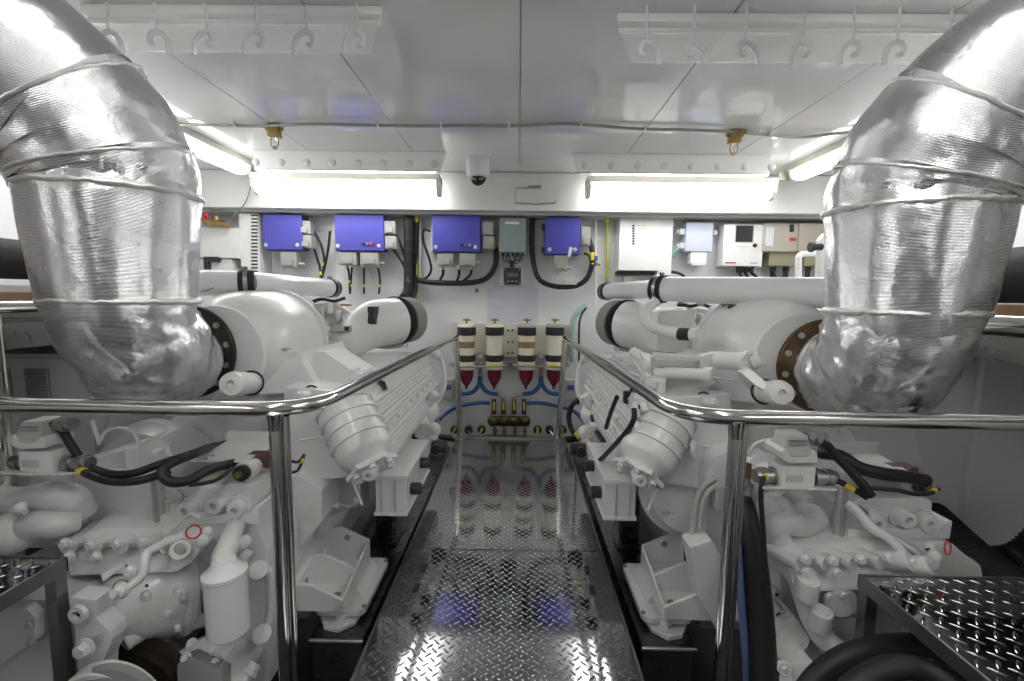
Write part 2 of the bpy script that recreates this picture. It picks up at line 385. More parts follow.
# ================================================================== FRONT WALL EQUIPMENT
def wbox(t, name, x0, y0, x1, y1, yf, m, yb=WY, bev=.012, label=None):
    a = P(x0, y0, yf); b = P(x1, y1, yf)
    return link(name, M().span((a.x, yf, b.z), (b.x, yb, a.z), bev), m, t, label)
def wthing(name, label, cat, x, y, group=None): return thing(name, label, cat, P(x, y, WY), group)
def gland(t, px, py, Y, dn=1, L=.05, r=.014, m=GREYP, d=None):
    p = P(px, py, Y); d = V(d) if d else V((0,0,-1))
    link('cable_gland', M().cyl(p, p+d*L, r, seg=12).hexn(p, d, r*1.25, L*.35), m, t)
def blue_box(x0, y0, x1, y1, label, side, buttons, conns, latch=None):
    t = wthing('blue_control_box', label, 'box', (x0+x1)/2, y1)
    yf = 3.90
    wbox(t, 'back_frame', x0-1.5, y0-1, x1+1.5, y1, yf+.11, GREYP, bev=.004)
    wbox(t, 'enclosure', x0, y0, x1, y1, yf, BLUE, yb=yf+.14)
    a = P(x0, y0, yf); b = P(x1, y1, yf)
    link('lid_seam', M().span((a.x-.002, yf+.045, b.z-.002), (b.x+.002, yf+.049, a.z+.002), 0), BLACKP, t)
    for x in (x0+4, x1-5):
        p = P(x, y1-5, yf); link('screw', M().lathe(p+V((0,.002,0)), (0,-1,0), [(0,.017),(.008,.017),(.011,.011)], 18), GREYP, t)
    for (x, y, m, r) in buttons:
        p = P(x, y, yf); link('button', M().lathe(p, (0,-1,0), [(0,r),(.012,r),(.015,r*.6)], 18), m, t)
    for (cx, cy, w, h) in conns:   # connector blocks below / beside
        c = P(cx, cy, yf+.06); link('connector', M().box(c, (w,.09,h), .006).box(c+V((0,-.05,-h*.2)), (w*.6,.02,h*.4), .004), CONN, t)
    return t
RB = [(417-60+5.5, 243.5, BLACKP, .011)]
t = blue_box(262,214,302.5,250, 'short dark blue box at the far left of the front wall', 1, [], [(291,260,.14,.13),(307,228,.10,.11),(308,242,.10,.11)])
for x in (284, 296): gland(t, x, 266, 3.95, L=.035)
gland(t, 299, 264, 3.95, L=.05, d=(1,0,0), r=.01)
t = blue_box(334,214,384,251, 'dark blue box with red and green buttons left of the black vertical conduit', 1, [(363.5,244,BLACKP,.013),(367.5,244,GREEN,.011),(371.5,244,RED,.015)], [(349,259,.16,.11),(371,259,.16,.11),(391,228,.10,.11),(392,243,.10,.11)])
for x in (347,352,364,378): gland(t, x, 263, 3.95, L=.04)
gland(t, 341, 263, 3.95, L=.04, d=(-1,0,0), r=.009); gland(t, 380, 263, 3.95, L=.04, d=(1,0,0), r=.009)
t = blue_box(432,215,480.5,252, 'widest dark blue box with buttons left of the grey green box', 1, [(461.5,245,BLACKP,.012),(465.5,245,GREEN,.010),(470,245,MIDGREY,.015)], [(446,260,.14,.11),(468,260,.14,.11),(488,229,.10,.11),(489,243,.10,.11)])
for x in (443,459,471): gland(t, x, 265, 3.95, L=.04)
gland(t, 438, 264, 3.95, L=.04, d=(-1,0,0), r=.009); gland(t, 476, 263, 3.95, L=.04, d=(1,0,0), r=.009)
t = blue_box(545.5,217,580,254.5, 'dark blue box with black hinges right of the grey green box', 1, [], [(560,263,.12,.13),(585,237,.08,.16)])
for y in (227, 250):
    p = P(543.5, y, 3.95); link('hinge', M().box(p, (.028,.05,.05), .005), BLACKP, t)
gland(t, 566, 267, 3.95, L=.05, d=(1,0,-.2), r=.010); gland(t, 558, 268, 3.95, L=.05)
p = P(570, 252, 3.9); link('tag', M().box(p, (.028,.01,.085), .003, rot=Matrix.Rotation(.2,3,'Y')), PAPER, t)
# grey green box with lettering strip, and display under it
t = wthing('grey_enclosure', 'grey green box with a pale name strip between two blue boxes', 'box', 513, 253)
wbox(t, 'body', 500.5, 218.5, 524.5, 252, 3.93, GREYBOX)
wbox(t, 'lid', 499.5, 217.5, 525.5, 252.5, 3.90, GREYBOX, yb=3.93, bev=.008)
wbox(t, 'name_strip', 505, 221.5, 519, 224.3, 3.895, PAPER, yb=3.90, bev=.001)
p = P(512.5, 215.5, 3.95); link('top_cable_entry', M().cyl(p, p+V((0,0,.03)), .018), BLACKP, t)
for x in (503,508,513,518,523):
    gland(t, x, 253, 3.98, L=.03, r=.012, m=BLACKP)
t = wthing('display_unit', 'small black display unit on a white backing under the grey green box', 'display', 512, 285)
wbox(t, 'backing', 500, 267, 523.5, 286, 4.05, WHITE, bev=.01)
wbox(t, 'bezel', 503.5, 267.5, 521, 285, 4.02, BLACKP, yb=4.05)
wbox(t, 'screen', 507, 273, 518, 277, 4.012, SCREEN, yb=4.02, bev=.001)
for x in (507, 511, 515): wbox(t, 'key', x, 280.5, x+2.2, 282, 4.01, MIDGREY, yb=4.02, bev=.001)
for x, y in ((505,269.5),(519.5,269.5),(505,283),(519.5,283)):
    p = P(x, y, 4.02); link('screw', M().lathe(p, (0,-1,0), [(0,.006),(.003,.005)], 10), GREYP, t)
p = P(512, 264, 4.04); link('cable_entry', M().cyl(p-V((0,0,.03)), p+V((0,0,.03)), .022), BLACKP, t)
# looped wires under the grey box
for i, (x0, x1, d) in enumerate(((503,510,6),(506,516,7),(513,523,5),(509,521,8))):
    a, b = P(x0, 255, 4.0), P(x1, 255, 4.0); m_ = P((x0+x1)/2, 255+d, 4.0)
    tag(link('looped_wire', M().tube([a, a.lerp(m_, .6)+V((-.01,0,-.02)), m_, b.lerp(m_,.6)+V((.01,0,-.02)), b], .0045, 6, 6), BLACK), 'black wire looping under the grey green box', 'wire', 'wires looped under the grey green box')
# paper sheets
for x0, x1, w in ((487,512,'left'), (512,538,'right')):
    t = wthing('wall_paper_sheet', 'pale drawing sheet on the wall above the fuel filters, %s one' % w, 'paper', (x0+x1)/2, 305)
    wbox(t, 'sheet', x0+.3, 288, x1-.3, 323, WY-.004, SHEET, bev=0)
    for k, (u0, u1, v) in enumerate(((.1,.5,.5),(.2,.8,.55),(.3,.6,.6),(.15,.7,.25),(.5,.9,.3),(.2,.4,.72))):
        wbox(t, 'printed_line', x0+(x1-x0)*u0, 288+35*v, x0+(x1-x0)*u1, 288+35*v+.5, WY-.0055, PENCIL, yb=WY-.004, bev=0)
# small switch on the wall
t = wthing('wall_switch', 'tiny double switch on the white wall left of the paper sheets', 'switch', 476, 290)
wbox(t, 'plate', 475, 288, 478.5, 293, WY-.01, GREYP, bev=.002); wbox(t, 'rocker', 476, 289, 477.6, 292, WY-.016, BLACKP, yb=WY-.01, bev=.001)
# white cabinet with a column of indicator lamps
t = wthing('white_distribution_cabinet', 'large white cabinet with a column of small lamps on the front wall', 'cabinet', 640, 270)
wbox(t, 'body', 618, 218, 669, 272, 4.02, WHITE)
wbox(t, 'door', 620, 217.5, 659, 271, 3.96, WHITE, yb=4.02, bev=.01)
wbox(t, 'side_cover', 660, 216, 671, 276, 3.97, WHITE, yb=4.02, bev=.01)
for k in range(8):
    wbox(t, 'indicator_lamp', 632.3, 225+k*2.55, 634.6, 226.6+k*2.55, 3.955, BLACKP, yb=3.96, bev=.001)
    wbox(t, 'label_strip', 637.5, 225.4+k*2.55, 646.5, 226.1+k*2.55, 3.958, GREYP, yb=3.96, bev=0)
wbox(t, 'cable_tray', 617, 271.5, 655, 275, 4.0, BLACKP, bev=.003)
wbox(t, 'lower_bracket', 624, 276, 632, 283, 4.05, WHITE, bev=.003)
# lilac box
t = wthing('lilac_box', 'pale lilac box with cable glands right of the white cabinet', 'box', 698, 250)
wbox(t, 'body', 686.5, 222, 712.5, 252, 3.95, LILAC)
for y in (232, 246):
    p = P(682, y, 4.0); link('side_connector', M().box(p, (.06,.06,.05), .006).cyl(p+V((-.05,0,0)), p, .018, seg=12), GREYP, t)
p = P(714.5, 233, 4.0); link('side_connector', M().box(p, (.035,.05,.04), .006), GREYP, t)
p = P(697, 258, 4.0); link('lower_connector', M().box(p, (.14,.08,.10), .008).box(p+V((0,-.02,-.05)), (.11,.06,.04), .006), WHITE, t)
# white box with dark window
t = wthing('white_controller_box', 'white box with a dark square window and black knob', 'box', 743, 266)
wbox(t, 'backplate', 719, 224, 762, 268, 4.06, WHITE)
wbox(t, 'body', 724.5, 224, 762, 266.5, 3.94, WHITE, yb=4.07)
wbox(t, 'window', 736.5, 225.5, 752.5, 242, 3.935, GLASSD, yb=3.94, bev=.002)
wbox(t, 'window_frame', 735.5, 224.8, 753.5, 242.8, 3.938, GREYP, yb=3.945, bev=.002)
p = P(754.5, 245.5, 3.94); link('knob', M().lathe(p, (0,-1,0), [(0,.017),(.016,.016),(.02,.011)], 18), BLACKP, t)
for y in (232, 256): wbox(t, 'hinge', 722, y-5, 724.8, y+5, 3.99, BLACKP, yb=4.03, bev=.002)
wbox(t, 'red_strip', 725.5, 262, 736, 263.4, 3.936, RED, yb=3.94, bev=0)
wbox(t, 'red_strip', 751, 262.5, 757, 263.3, 3.936, RED, yb=3.94, bev=0)
wbox(t, 'printed_line', 736, 246, 748, 246.6, 3.937, GREYP, yb=3.94, bev=0)
for x in (738, 742, 747, 752): gland(t, x, 267, 4.0, L=.05, r=.014, m=BLACKP)
# beige boxes
def beige(x0, x1, label):
    t = wthing('beige_box', label, 'box', (x0+x1)/2, 262)
    wbox(t, 'body', x0, 223, x1, 252, 3.93, BEIGE)
    wbox(t, 'lower_cover', x0+6, 252, x1-1, 266, 3.97, mat('olive_beige_cover', (.36,.34,.22), .5), bev=.008)
    return t
t = beige(763.5, 797, 'beige box with a paper label beside the white windowed box')
wbox(t, 'paper_label', 766.5, 227, 773, 246, 3.925, PAPER, yb=3.93, bev=0)
wbox(t, 'warning_tag', 790, 237.5, 796, 241, 3.925, RED, yb=3.93, bev=0)
for y in (226.5, 230):
    p = P(791.5, y, 3.93); link('knob', M().lathe(p, (0,-1,0), [(0,.018),(.012,.017),(.016,.01)], 16), BLACKP, t)
for x in (773, 786): gland(t, x, 267, 4.02, L=.10, r=.022, m=BLACKP)
t = beige(799.5, 826, 'plain beige box half hidden behind the right foil pipe')
gland(t, 808, 267, 4.02, L=.10, r=.02, m=BLACKP)
# left louvre cabinet and white unit
t = wthing('louvred_cabinet', 'tall white cabinet with a narrow vent column left of the blue boxes', 'cabinet', 248, 275)
wbox(t, 'body', 238, 213, 260, 275, 3.90, WHITE)
for k in range(17): wbox(t, 'vent_slot', 251, 214.5+k*3.5, 257.5, 216.2+k*3.5, 3.896, BLACKP, yb=3.903, bev=.001)
t = wthing('white_wall_unit', 'white box unit with a black handle beside the left foil pipe', 'box', 222, 270)
wbox(t, 'body', 190, 227, 238, 258.5, 3.86, WHITE)
wbox(t, 'lower_body', 190, 258.5, 233, 275, 3.88, WHITE)
wbox(t, 'handle', 203, 256.5, 218, 262, 3.84, BLACKP, yb=3.9, bev=.006); wbox(t, 'handle_stem', 203, 261, 208, 269, 3.84, BLACKP, yb=3.9, bev=.006)
t = wthing('valve_cluster', 'small red and brass valve on top of the white wall unit', 'valve', 208, 225)
p = P(206, 222, 3.8); link('body', M().cyl(p, p+V((.18,0,-.02)), .03).cyl(p+V((.09,0,-.02)), p+V((.09,0,.05)), .02), BRASS, t)
link('handwheel', M().torus(p+V((.0,-.02,.04)), (0,-1,0), .032, .009).cyl(p+V((0,0,.04)), p+V((0,-.03,.04)), .01), RED, t)
# vertical black conduit bundle, earth cables
q = [P(409,212,3.98), P(409,250,4.0), P(409,280,4.0), P(408,292,3.9), P(403,300,3.7)]
t = thing('conduit_bundle', 'thick black vertical cable bundle beside the second blue box', 'cable', q[0])
link('sheath', M().tube(q, .046, 16, 6).tube([p+V((.055,.03,0)) for p in q], .02, 10, 6), BLACK, t)
link('ceiling_collar', M().cyl(q[0]+V((0,0,-.005)), q[0]+V((0,0,.02)), .075), MIDGREY, t)
for k in range(7): link('cable_tie', M().torus(q[0]+V((0,0,-.09*(k+.6))), (0,0,1), .047, .003, 20, 6), BLACKP, t)
for (x, y1, w) in ((416.5, 308, 'left of the widest blue box'), (607, 290, 'left of the white cabinet')):
    a, b = P(x, 213, 4.03), P(x, y1, 4.03)
    tag(link('earth_cable', M().tube([a, a.lerp(b,.4)+V((.003,0,0)), b], .011, 8, 5), YGREEN), 'yellow green earth cable running down the wall, %s' % w, 'cable')
    tag(link('wall_conduit', M().tube([a+V((.03,.02,0)), b+V((.03,.02,0))], .012, 8), GREYP), 'thin pale vertical conduit beside an earth cable, %s' % w, 'conduit')
    tag(link('cable_boot', M().cyl(P(x, 212, 4.0), P(x, 222, 4.0), .02), YELLOW), 'yellow sleeve at the top of the earth cable, %s' % w, 'sleeve')
a, b = P(595.5, 214, 4.05), P(595.5, 305, 4.05)
tag(link('pale_conduit', M().tube([a, b], .010, 8), WHITE), 'pale conduit on the wall beside the curved black harness', 'conduit')
p = P(596, 262, 4.0)
t = thing('wall_valve', 'small brass valve with blue tap on the wall right of the black harness', 'valve', p)
link('body', M().cyl(p-V((0,0,.03)), p+V((0,0,.0)), .02).cyl(p+V((-.04,0,-.02)), p+V((.04,0,-.02)), .012), BRASS, t)
link('tap', M().box(p+V((0,0,.03)), (.025,.02,.045), .004), BLUEH, t)
# black harnesses
def cable(name, label, pts, r, m=BLACK, cat='cable', group=None, ties=(), smooth=True, ring=YELLOW):
    o = tag(link(name, M().tube(pts, r, 10, 7, smooth), m), label, cat, group)
    for i in ties:
        a = V(pts[i]); b = V(pts[i+1]); d = (b-a).normalized()
        link('marker_band', M().cyl(a.lerp(b,.3), a.lerp(b,.3)+d*r*3, r*1.15, seg=10), ring, o)
    return o
Y4 = 4.02
cable('cable_harness', 'thick black harness curving up to the grey connector of the widest blue box', [P(418,280,Y4),P(428,282,Y4),P(445,283,Y4),P(465,283,Y4),P(480,281,Y4),P(489,276,Y4),P(495,266,Y4),P(496,252,Y4),P(493,238,Y4),P(489,231,4.0)], .024, ties=(7,))
cable('cable_harness', 'thick black hanging harness that sweeps under the hinged blue box', [P(533,213,Y4),P(532,230,Y4),P(532,250,Y4),P(535,270,Y4),P(541,281,Y4),P(553,286,Y4),P(566,287,Y4),P(578,285,Y4),P(587,278,Y4),P(592,265,Y4),P(592,250,Y4),P(588,238,Y4),P(584,234,4.0)], .023, ties=(9,))
p = P(570, 282, 3.99); tag(link('harness_clamp', M().box(p, (.12,.05,.05), .008), GREYP), 'grey clamp block on the sweeping black harness', 'clamp')
for pts, w in (([P(443,268,3.98),P(443,274,4.0),P(440,280,4.02)],'left'), ([P(459,268,3.98),P(459,275,4.0),P(457,281,4.02)],'middle'), ([P(472,267,3.98),P(470,275,4.0),P(463,281,4.02)],'right')):
    cable('drop_cable', 'short black cable under the widest blue box, %s of three' % w, pts, .012)
cable('side_cable', 'black cable looping down left of the widest blue box', [P(430,231,4.0),P(424,230,4.02),P(423,240,4.03),P(429,258,4.03),P(431,270,4.03),P(426,278,4.03),P(419,279,4.03)], .011)
for pts, w in (([P(352,266,3.98),P(351,280,4.0),P(350,294,4.0)],'first from left'), ([P(347,266,3.98),P(349,274,4.0),P(350,294,3.99)],'second from left'), ([P(364,267,3.98),P(364,280,4.0),P(364,294,4.0)],'third from left'), ([P(369,268,3.98),P(373,280,4.0),P(374,294,4.0)],'pale grey one'), ([P(378,267,3.98),P(380,280,4.0),P(379,294,4.0)],'right one')):
    cable('drop_cable', 'cable hanging under the blue box with red and green buttons, %s' % w, pts, .009 if 'pale' not in w else .006, BLACK if 'pale' not in w else GREYP, ties=(1,) if 'pale' not in w else ())
for pts, w in (([P(392,232,4.0),P(398,238,4.0),P(404,255,4.0),P(407,268,4.0),P(408,280,3.96)],'upper'), ([P(393,249,4.0),P(398,256,4.0),P(404,266,4.0),P(407,276,4.0),P(407,290,3.95)],'lower'), ([P(314,231,4.0),P(321,245,4.0),P(324,258,4.0),P(323,272,4.0),P(321,280,4.0)],'upper left'), ([P(314,248,4.0),P(317,258,4.0),P(320,268,4.0),P(321,280,3.98)],'lower left'), ([P(330,231,4.0),P(328,250,4.02),P(324,270,4.02),P(321,280,4.02)],'far side left')):
    cable('box_cable', 'black cable between blue box connectors and the cables below, %s' % w, pts, .011, ties=(2,) if 'far' not in w else ())
for pts, w in (([P(584,253,4.0),P(589,256,4.0),P(591,264,4.02)],'outer'), ([P(583,237,4.0),P(590,240,4.0),P(592,250,4.04)],'inner')):
    cable('box_cable', 'short black cable right of the hinged blue box, %s' % w, pts, .010)
cable('box_cable', 'black cable dropping from the lilac box to the overhead pipe', [P(672,272,4.0),P(678,273,3.95),P(684,276,3.9)], .012)
cable('green_tag_cable', 'small green tagged cable left of the lilac box', [P(672,258,4.0),P(676,250,3.98),P(682,247,3.98)], .010, TEAL)
for i, (x0, x1) in enumerate(((738,742),(744,748),(750,758),(771,776),(786,782))):
    cable('floor_cable', 'black cable disappearing behind the right overhead pipe, under the %s' % ('white windowed box' if i < 3 else 'beige boxes'), [P(x0,268,4.0),P(x0+1,272,4.0),P(x1,278,4.0)], .013, group='cables under the %s' % ('white windowed box' if i < 3 else 'beige boxes'))
# ================================================================== FUEL FILTERS
FY = 3.86
t = wthing('filter_backplate', 'cream panel behind the four fuel filters with socket outlets', 'panel', 511, 356)
wbox(t, 'plate', 452, 323, 573, 356, 4.03, mat('cream_panel_paint', (.66,.64,.54), .45), bev=.01)
wbox(t, 'socket_plate', 504, 328, 517, 357, 4.015, mat('cream_socket_plate', (.70,.68,.58), .4), yb=4.03, bev=.003)
for yy in (330.5, 342, 353):
    for xx in (508, 512.5):
        p = P(xx, yy, 4.015); link('socket_hole', M().lathe(p, (0,-1,0), [(0,.012),(.003,.011)], 12), OLIVE, t)
FR = .073
def fuel_filter(x, band, label, cap):
    c = P(x, 350, FY); c = V((c.x, FY, 0)); Z = lambda y: P(x, y, FY).z
    t = thing('fuel_filter', label, 'filter', (c.x, FY, Z(386)), 'fuel filters in a row')
    def L(name, prof, m, seg=28, **k): link(name, M().lathe(V((c.x, FY, 0)), (0,0,1), [(Z(y), r) for y, r in prof], seg), m, t, **k)
    L('lid', [(330,FR*1.02),(326,FR*1.05),(324.5,FR*.95),(324,FR*.3)], CREAM)
    L('lid_band', [(335,FR*1.08),(334,FR*1.12),(327.5,FR*1.12),(326.8,FR*1.06)], BLACKP)
    if cap: L('top_cap', [(326.5,FR*1.1),(324.3,FR*1.08),(323.2,FR*.8)], GREYP)
    L('body', [(355,FR*.97),(335,FR*.97)], CREAM)
    if band: L('clear_band', [(347.5,FR*.99),(341.2,FR*.99)], OLIVE)
    L('lower_band', [(361,FR*1.0),(360,FR*1.07),(355.5,FR*1.07),(354.5,FR)], BLACKP)
    L('collar', [(369,FR*.98),(368,FR*1.03),(361,FR*1.03)], CREAM)
    L('bowl', [(386,FR*.22),(383,FR*.5),(378,FR*.8),(374,FR*.86),(369,FR*.86)], REDB)
    L('drain_valve', [(389.5,.006),(388,.011),(385.5,.016)], BLACKP, 14)
    p = V((c.x, FY, Z(323.5)))
    link('t_handle', M().cyl(p, p+V((0,0,.028)), .009, seg=12).cyl(p+V((-.034,0,.03)), p+V((.034,0,.03)), .008, seg=12).ball(p+V((0,0,.032)), .013, seg=12), BRASS, t)
    return t
fuel_filter(466.5, 1, 'fuel filter with an amber band behind the left rail post', 0)
fuel_filter(494.5, 0, 'plain cream fuel filter, second from left, with yellow tag below', 0)
fuel_filter(526.5, 1, 'fuel filter with an amber band, third from left', 1)
fuel_filter(554.5, 0, 'plain cream fuel filter behind the right rail post', 1)
for (x0, x1, gx, w) in ((451,508,480,'left'), (512,568,541,'right')):
    t = wthing('filter_bracket', 'metal bracket with pressure gauge between the %s pair of fuel filters' % w, 'bracket', gx, 365)
    b = M()
    for dz in (0,):
        b.tube([P(x0,364,3.95), P(x0+3,366,3.80), P((x0+x1)/2,366.5,3.77), P(x1-3,366,3.80), P(x1,364.5,3.95)], .009, 10, 5)
        b.tube([P(x0,364,3.98), P(x1,364.5,3.98)], .012, 10)
    b.ball(P(x0,364.5,3.93), .02, seg=12).ball(P(x1,364.5,3.93), .02, seg=12)
    link('bar', b, STEEL, t)
    p = P(gx, 356, 3.88); link('gauge', M().lathe(p, (0,-1,0), [(0,.028),(.02,.028),(.024,.024)], 20), STEEL, t)
    link('gauge_face', M().lathe(p+V((0,-.022,0)), (0,-1,0), [(0,.022),(.003,.021)], 20), PAPER, t)
    link('tee', M().cyl(P(gx,361,3.88), P(gx,375,3.88), .017).box(P(gx,365,3.87), (.06,.04,.05), .006), STEEL, t)
for x in (494.5, 553):
    p = P(x, 365.5, 3.765); tag(link('yellow_tag', M().box(p, (.08,.012,.018), .003), YELLOW), 'yellow tag on the bracket of the %s fuel filter' % ('second' if x < 500 else 'rightmost'), 'tag')
for gx, xs_, w in ((480,(462,505),'left'), (541,(515,562),'right')):
    t = wthing('fuel_hose_pair', 'blue forked fuel hoses below the %s pair of filters' % w, 'hose', gx, 390)
    top = P(gx, 376, 3.88)
    lft = [top, P(gx-1,384,3.88), P(gx-5,390,3.88), P(gx-10,393,3.88), P(gx-18,394,3.88)]
    rgt = [top, P(gx+1,384,3.88), P(gx+5,390,3.88), P(gx+10,393,3.88), P(gx+18,394,3.88)]
    link('hose', M().tube(lft, .019, 12, 6), BLUEH, t); link('hose', M().tube(rgt, .019, 12, 6), BLUEH, t)
    link('stem_fitting', M().cyl(P(gx,362,3.88), P(gx,379,3.88), .014), STEEL, t)
    if w == 'left': link('steel_elbow', M().tube([P(497,394,3.88),P(502,396,3.88),P(504,401,3.88)], .016, 12, 5), STEEL, t)
    else: link('steel_elbow', M().tube([P(524,394,3.88),P(515,396,3.88),P(513,401,3.88)], .016, 12, 5), STEEL, t)
cable('blue_hose', 'blue hose curving left from the brass manifold', [P(490,403,3.9),P(478,403,3.9),P(460,406,3.9),P(448,412,3.9),P(437,422,3.85),P(428,434,3.75)], .017, BLUEH, 'hose', ties=(4,))
cable('blue_hose', 'blue hose curving right from the brass manifold', [P(525,403,3.9),P(540,403,3.9),P(556,406,3.9),P(572,410,3.88),P(582,420,3.8),P(586,436,3.7)], .017, BLUEH, 'hose')
t = wthing('fuel_manifold', 'dark brass manifold block with four upright fittings on the front wall', 'manifold', 510, 420)
b = M().box(P(509.5,421,3.9), (.36,.07,.085), .02)
for x in (493,503,514,525): b.ball(P(x,421,3.89), .05, seg=16)
link('block', b, MANIF, t)
for x in (494,503.5,514,524):
    link('fitting', M().cyl(P(x,399,3.9), P(x,414,3.9), .020).hexn(P(x,414,3.9), (0,0,1), .027, .03), BLACKP, t)
    link('yellow_lever', M().box(P(x,406,3.87), (.018,.012,.075), .004), YELLOW, t)
    link('outlet_pipe', M().cyl(P(x+1,427,3.9), P(x+1,441,3.88), .015).hexn(P(x+1,430,3.9), (0,0,-1), .022, .02), BRASS if x < 520 else STEEL, t)
for i, x in enumerate((454.5,468.5,481.5,537.5,549.5,562.5)):
    p = P(x, 430, 3.85)
    t = wthing('round_valve', 'round black valve at the foot of the front wall, number %s from the left' % ['one','two','three','four','five','six'][i], 'valve', x, 430)
    link('body', M().lathe(p+V((0,.03,0)), (0,-1,0), [(0,.036),(.03,.038),(.045,.03),(.05,.012)], 22), BLACKP, t)
    if i not in (1, 4): link('yellow_lever', M().box(p+V((0,-.028,.002)), (.018,.012,.06), .004, rot=Matrix.Rotation(.4 if i in (0,2) else 0,3,'Y')), YELLOW, t)
    else: link('grey_lever', M().tube([p+V((0,-.02,0)), p+V((.03,-.05,-.03)), p+V((.07,-.08,-.045))], .006, 8), STEEL, t)
for x, w in ((447,'left'), (570,'right')):
    t = wthing('pale_wall_box', 'small pale box with a blue label low on the wall, %s of the rail posts' % w, 'box', x, 390)
    wbox(t, 'body', x-5, 380, x+6, 400, 3.98, GREYP); wbox(t, 'label', x-2.5, 385, x+4, 390, 3.975, BLUEL, yb=3.98, bev=0)
for a, b, w in ((375, 452, 'left'), (566, 650, 'right')):
    pts = [P(a,440,3.75), P((a*2+b)/3,436,3.8), P((a+b*2)/3,437,3.82), P(b,438,3.84)]
    cable('low_black_hose', 'black hose lying at the foot of the front wall, %s of the walkway' % w, pts, .03, cat='hose')
cable('low_black_hose', 'black hose lying across under the fuel manifold', [P(452,440,3.8),P(500,437,3.84),P(560,441,3.8)], .022, cat='hose')
# cream tank like panels low behind the walkway end
cable('green_pipe', 'pale green curved pipe right of the rightmost fuel filter', [P(586,306,4.0),P(578,312,4.0),P(573,322,4.0),P(572,345,4.0),P(573,362,4.0)], .028, PALEG, 'pipe')
cable('thin_black_cable', 'thin black cable hanging beside the pale green pipe', [P(586,308,3.9),P(581,316,3.9),P(579,330,3.9),P(579,370,3.9),P(578,405,3.85)], .009)
cable('corner_black_hose', 'black looped hose right of the rightmost round valve', [P(588,398,3.8),P(575,402,3.8),P(569,415,3.8),P(572,430,3.75),P(582,440,3.7)], .022, cat='hose', ties=(3,))
# ================================================================== WALKWAY
WLx, WRx = -.497, .405
def lozenges(mb, x0, x1, y0, y1, z, p, L, w, h):
    "raised lozenges in the usual basket pattern: tips point at the flanks of their neighbours"
    q = p/sqrt(2); nx = int((x1-x0)/q); ny = int((y1-y0)/q); ox = (x1-x0-nx*q)/2+q/2; oy = (y1-y0-ny*q)/2+q/2
    vs, fs = [], []
    for i in range(nx):
        for j in range(ny):
            if (i+j) % 2: continue
            c = V((x0+ox+i*q, y0+oy+j*q, z)); k = (i+j)//2 + (i-j)//2
            a = pi/4 + (pi/2 if k % 2 else 0)
            u = V((cos(a), sin(a), 0)); v = V((-sin(a), cos(a), 0)); o = len(vs)
            vs += [c-u*L/2, c-u*L*.22-v*w*.42, c+u*L*.22-v*w*.42, c+u*L/2, c+u*L*.22+v*w*.42, c-u*L*.22+v*w*.42, c-u*L*.24+V((0,0,h)), c+u*L*.24+V((0,0,h))]
            fs += [(o,o+1,o+6),(o+1,o+2,o+7,o+6),(o+2,o+3,o+7),(o+3,o+4,o+7),(o+4,o+5,o+6,o+7),(o+5,o,o+6)]
    return mb.add(vs, fs)
ys = [-1.0, 1.02, 2.02, 2.78, 3.66]
for i, w in ((0,'nearest, at the aft end'),(1,'large front one, mirroring the blue boxes'),(2,'middle one'),(3,'farthest, by the fuel manifold')):
    y0, y1 = ys[i]+.0015, ys[i+1]-.0015
    t = thing('tread_plate', 'bright diamond tread plate of the walkway, '+w, 'floor plate', ((WLx+WRx)/2, (y0+y1)/2, 0), 'walkway tread plates')
    link('sheet', M().span((WLx, y0, -.005), (WRx, y1, 0), .0015), TREAD, t)
    yb = max(y0, .85)
    if y1 > .86: 
        o = link('tread_pattern', lozenges(M(), WLx+.006, WRx-.006, yb+.004, y1-.004, 0, .0270, .0345, .0110, .0024), TREAD, t, ang=80)
        o['kind'] = 'stuff'
    lp = ((-.40,y1-.09),(-.43,y1-.20)) if i in (1,) else (((WRx-.1),y1-.1),)
    if i == 1:
        for x, y in [tuple(Pz(a_, b_, 0))[:2] for a_, b_ in ((424,568),(416,588),(587,570),(592,590))]:
            link('lifting_slot', M().prism([(x-.012,y-.028,.0003),(x+.012,y-.028,.0003),(x+.014,y+.028,.0003),(x-.010,y+.028,.0003)], (0,0,.0026), .0008), BLACKP, t)
t = thing('walkway_frame', 'steel angle frame carrying the tread plates of the walkway', 'frame', ((WLx+WRx)/2, 2.3, 0))
for x, s in ((WLx, -1), (WRx, 1)):
    link('side_rail', M().span((x+s*.001, -1, -.06), (x+s*.009, 3.67, .003), .002).span((x-s*.04, -1, -.06), (x+s*.001, 3.67, -.05), .002), STEEL, t)
link('end_bar', M().span((WLx-.004, 3.662, -.05), (WRx+.004, 3.70, .018), .004), STEEL, t)
for y in (1.02, 2.02, 2.78): link('cross_bar', M().span((WLx+.01, y-.02, -.045), (WRx-.01, y+.02, -.006), .003), DARKST, t)
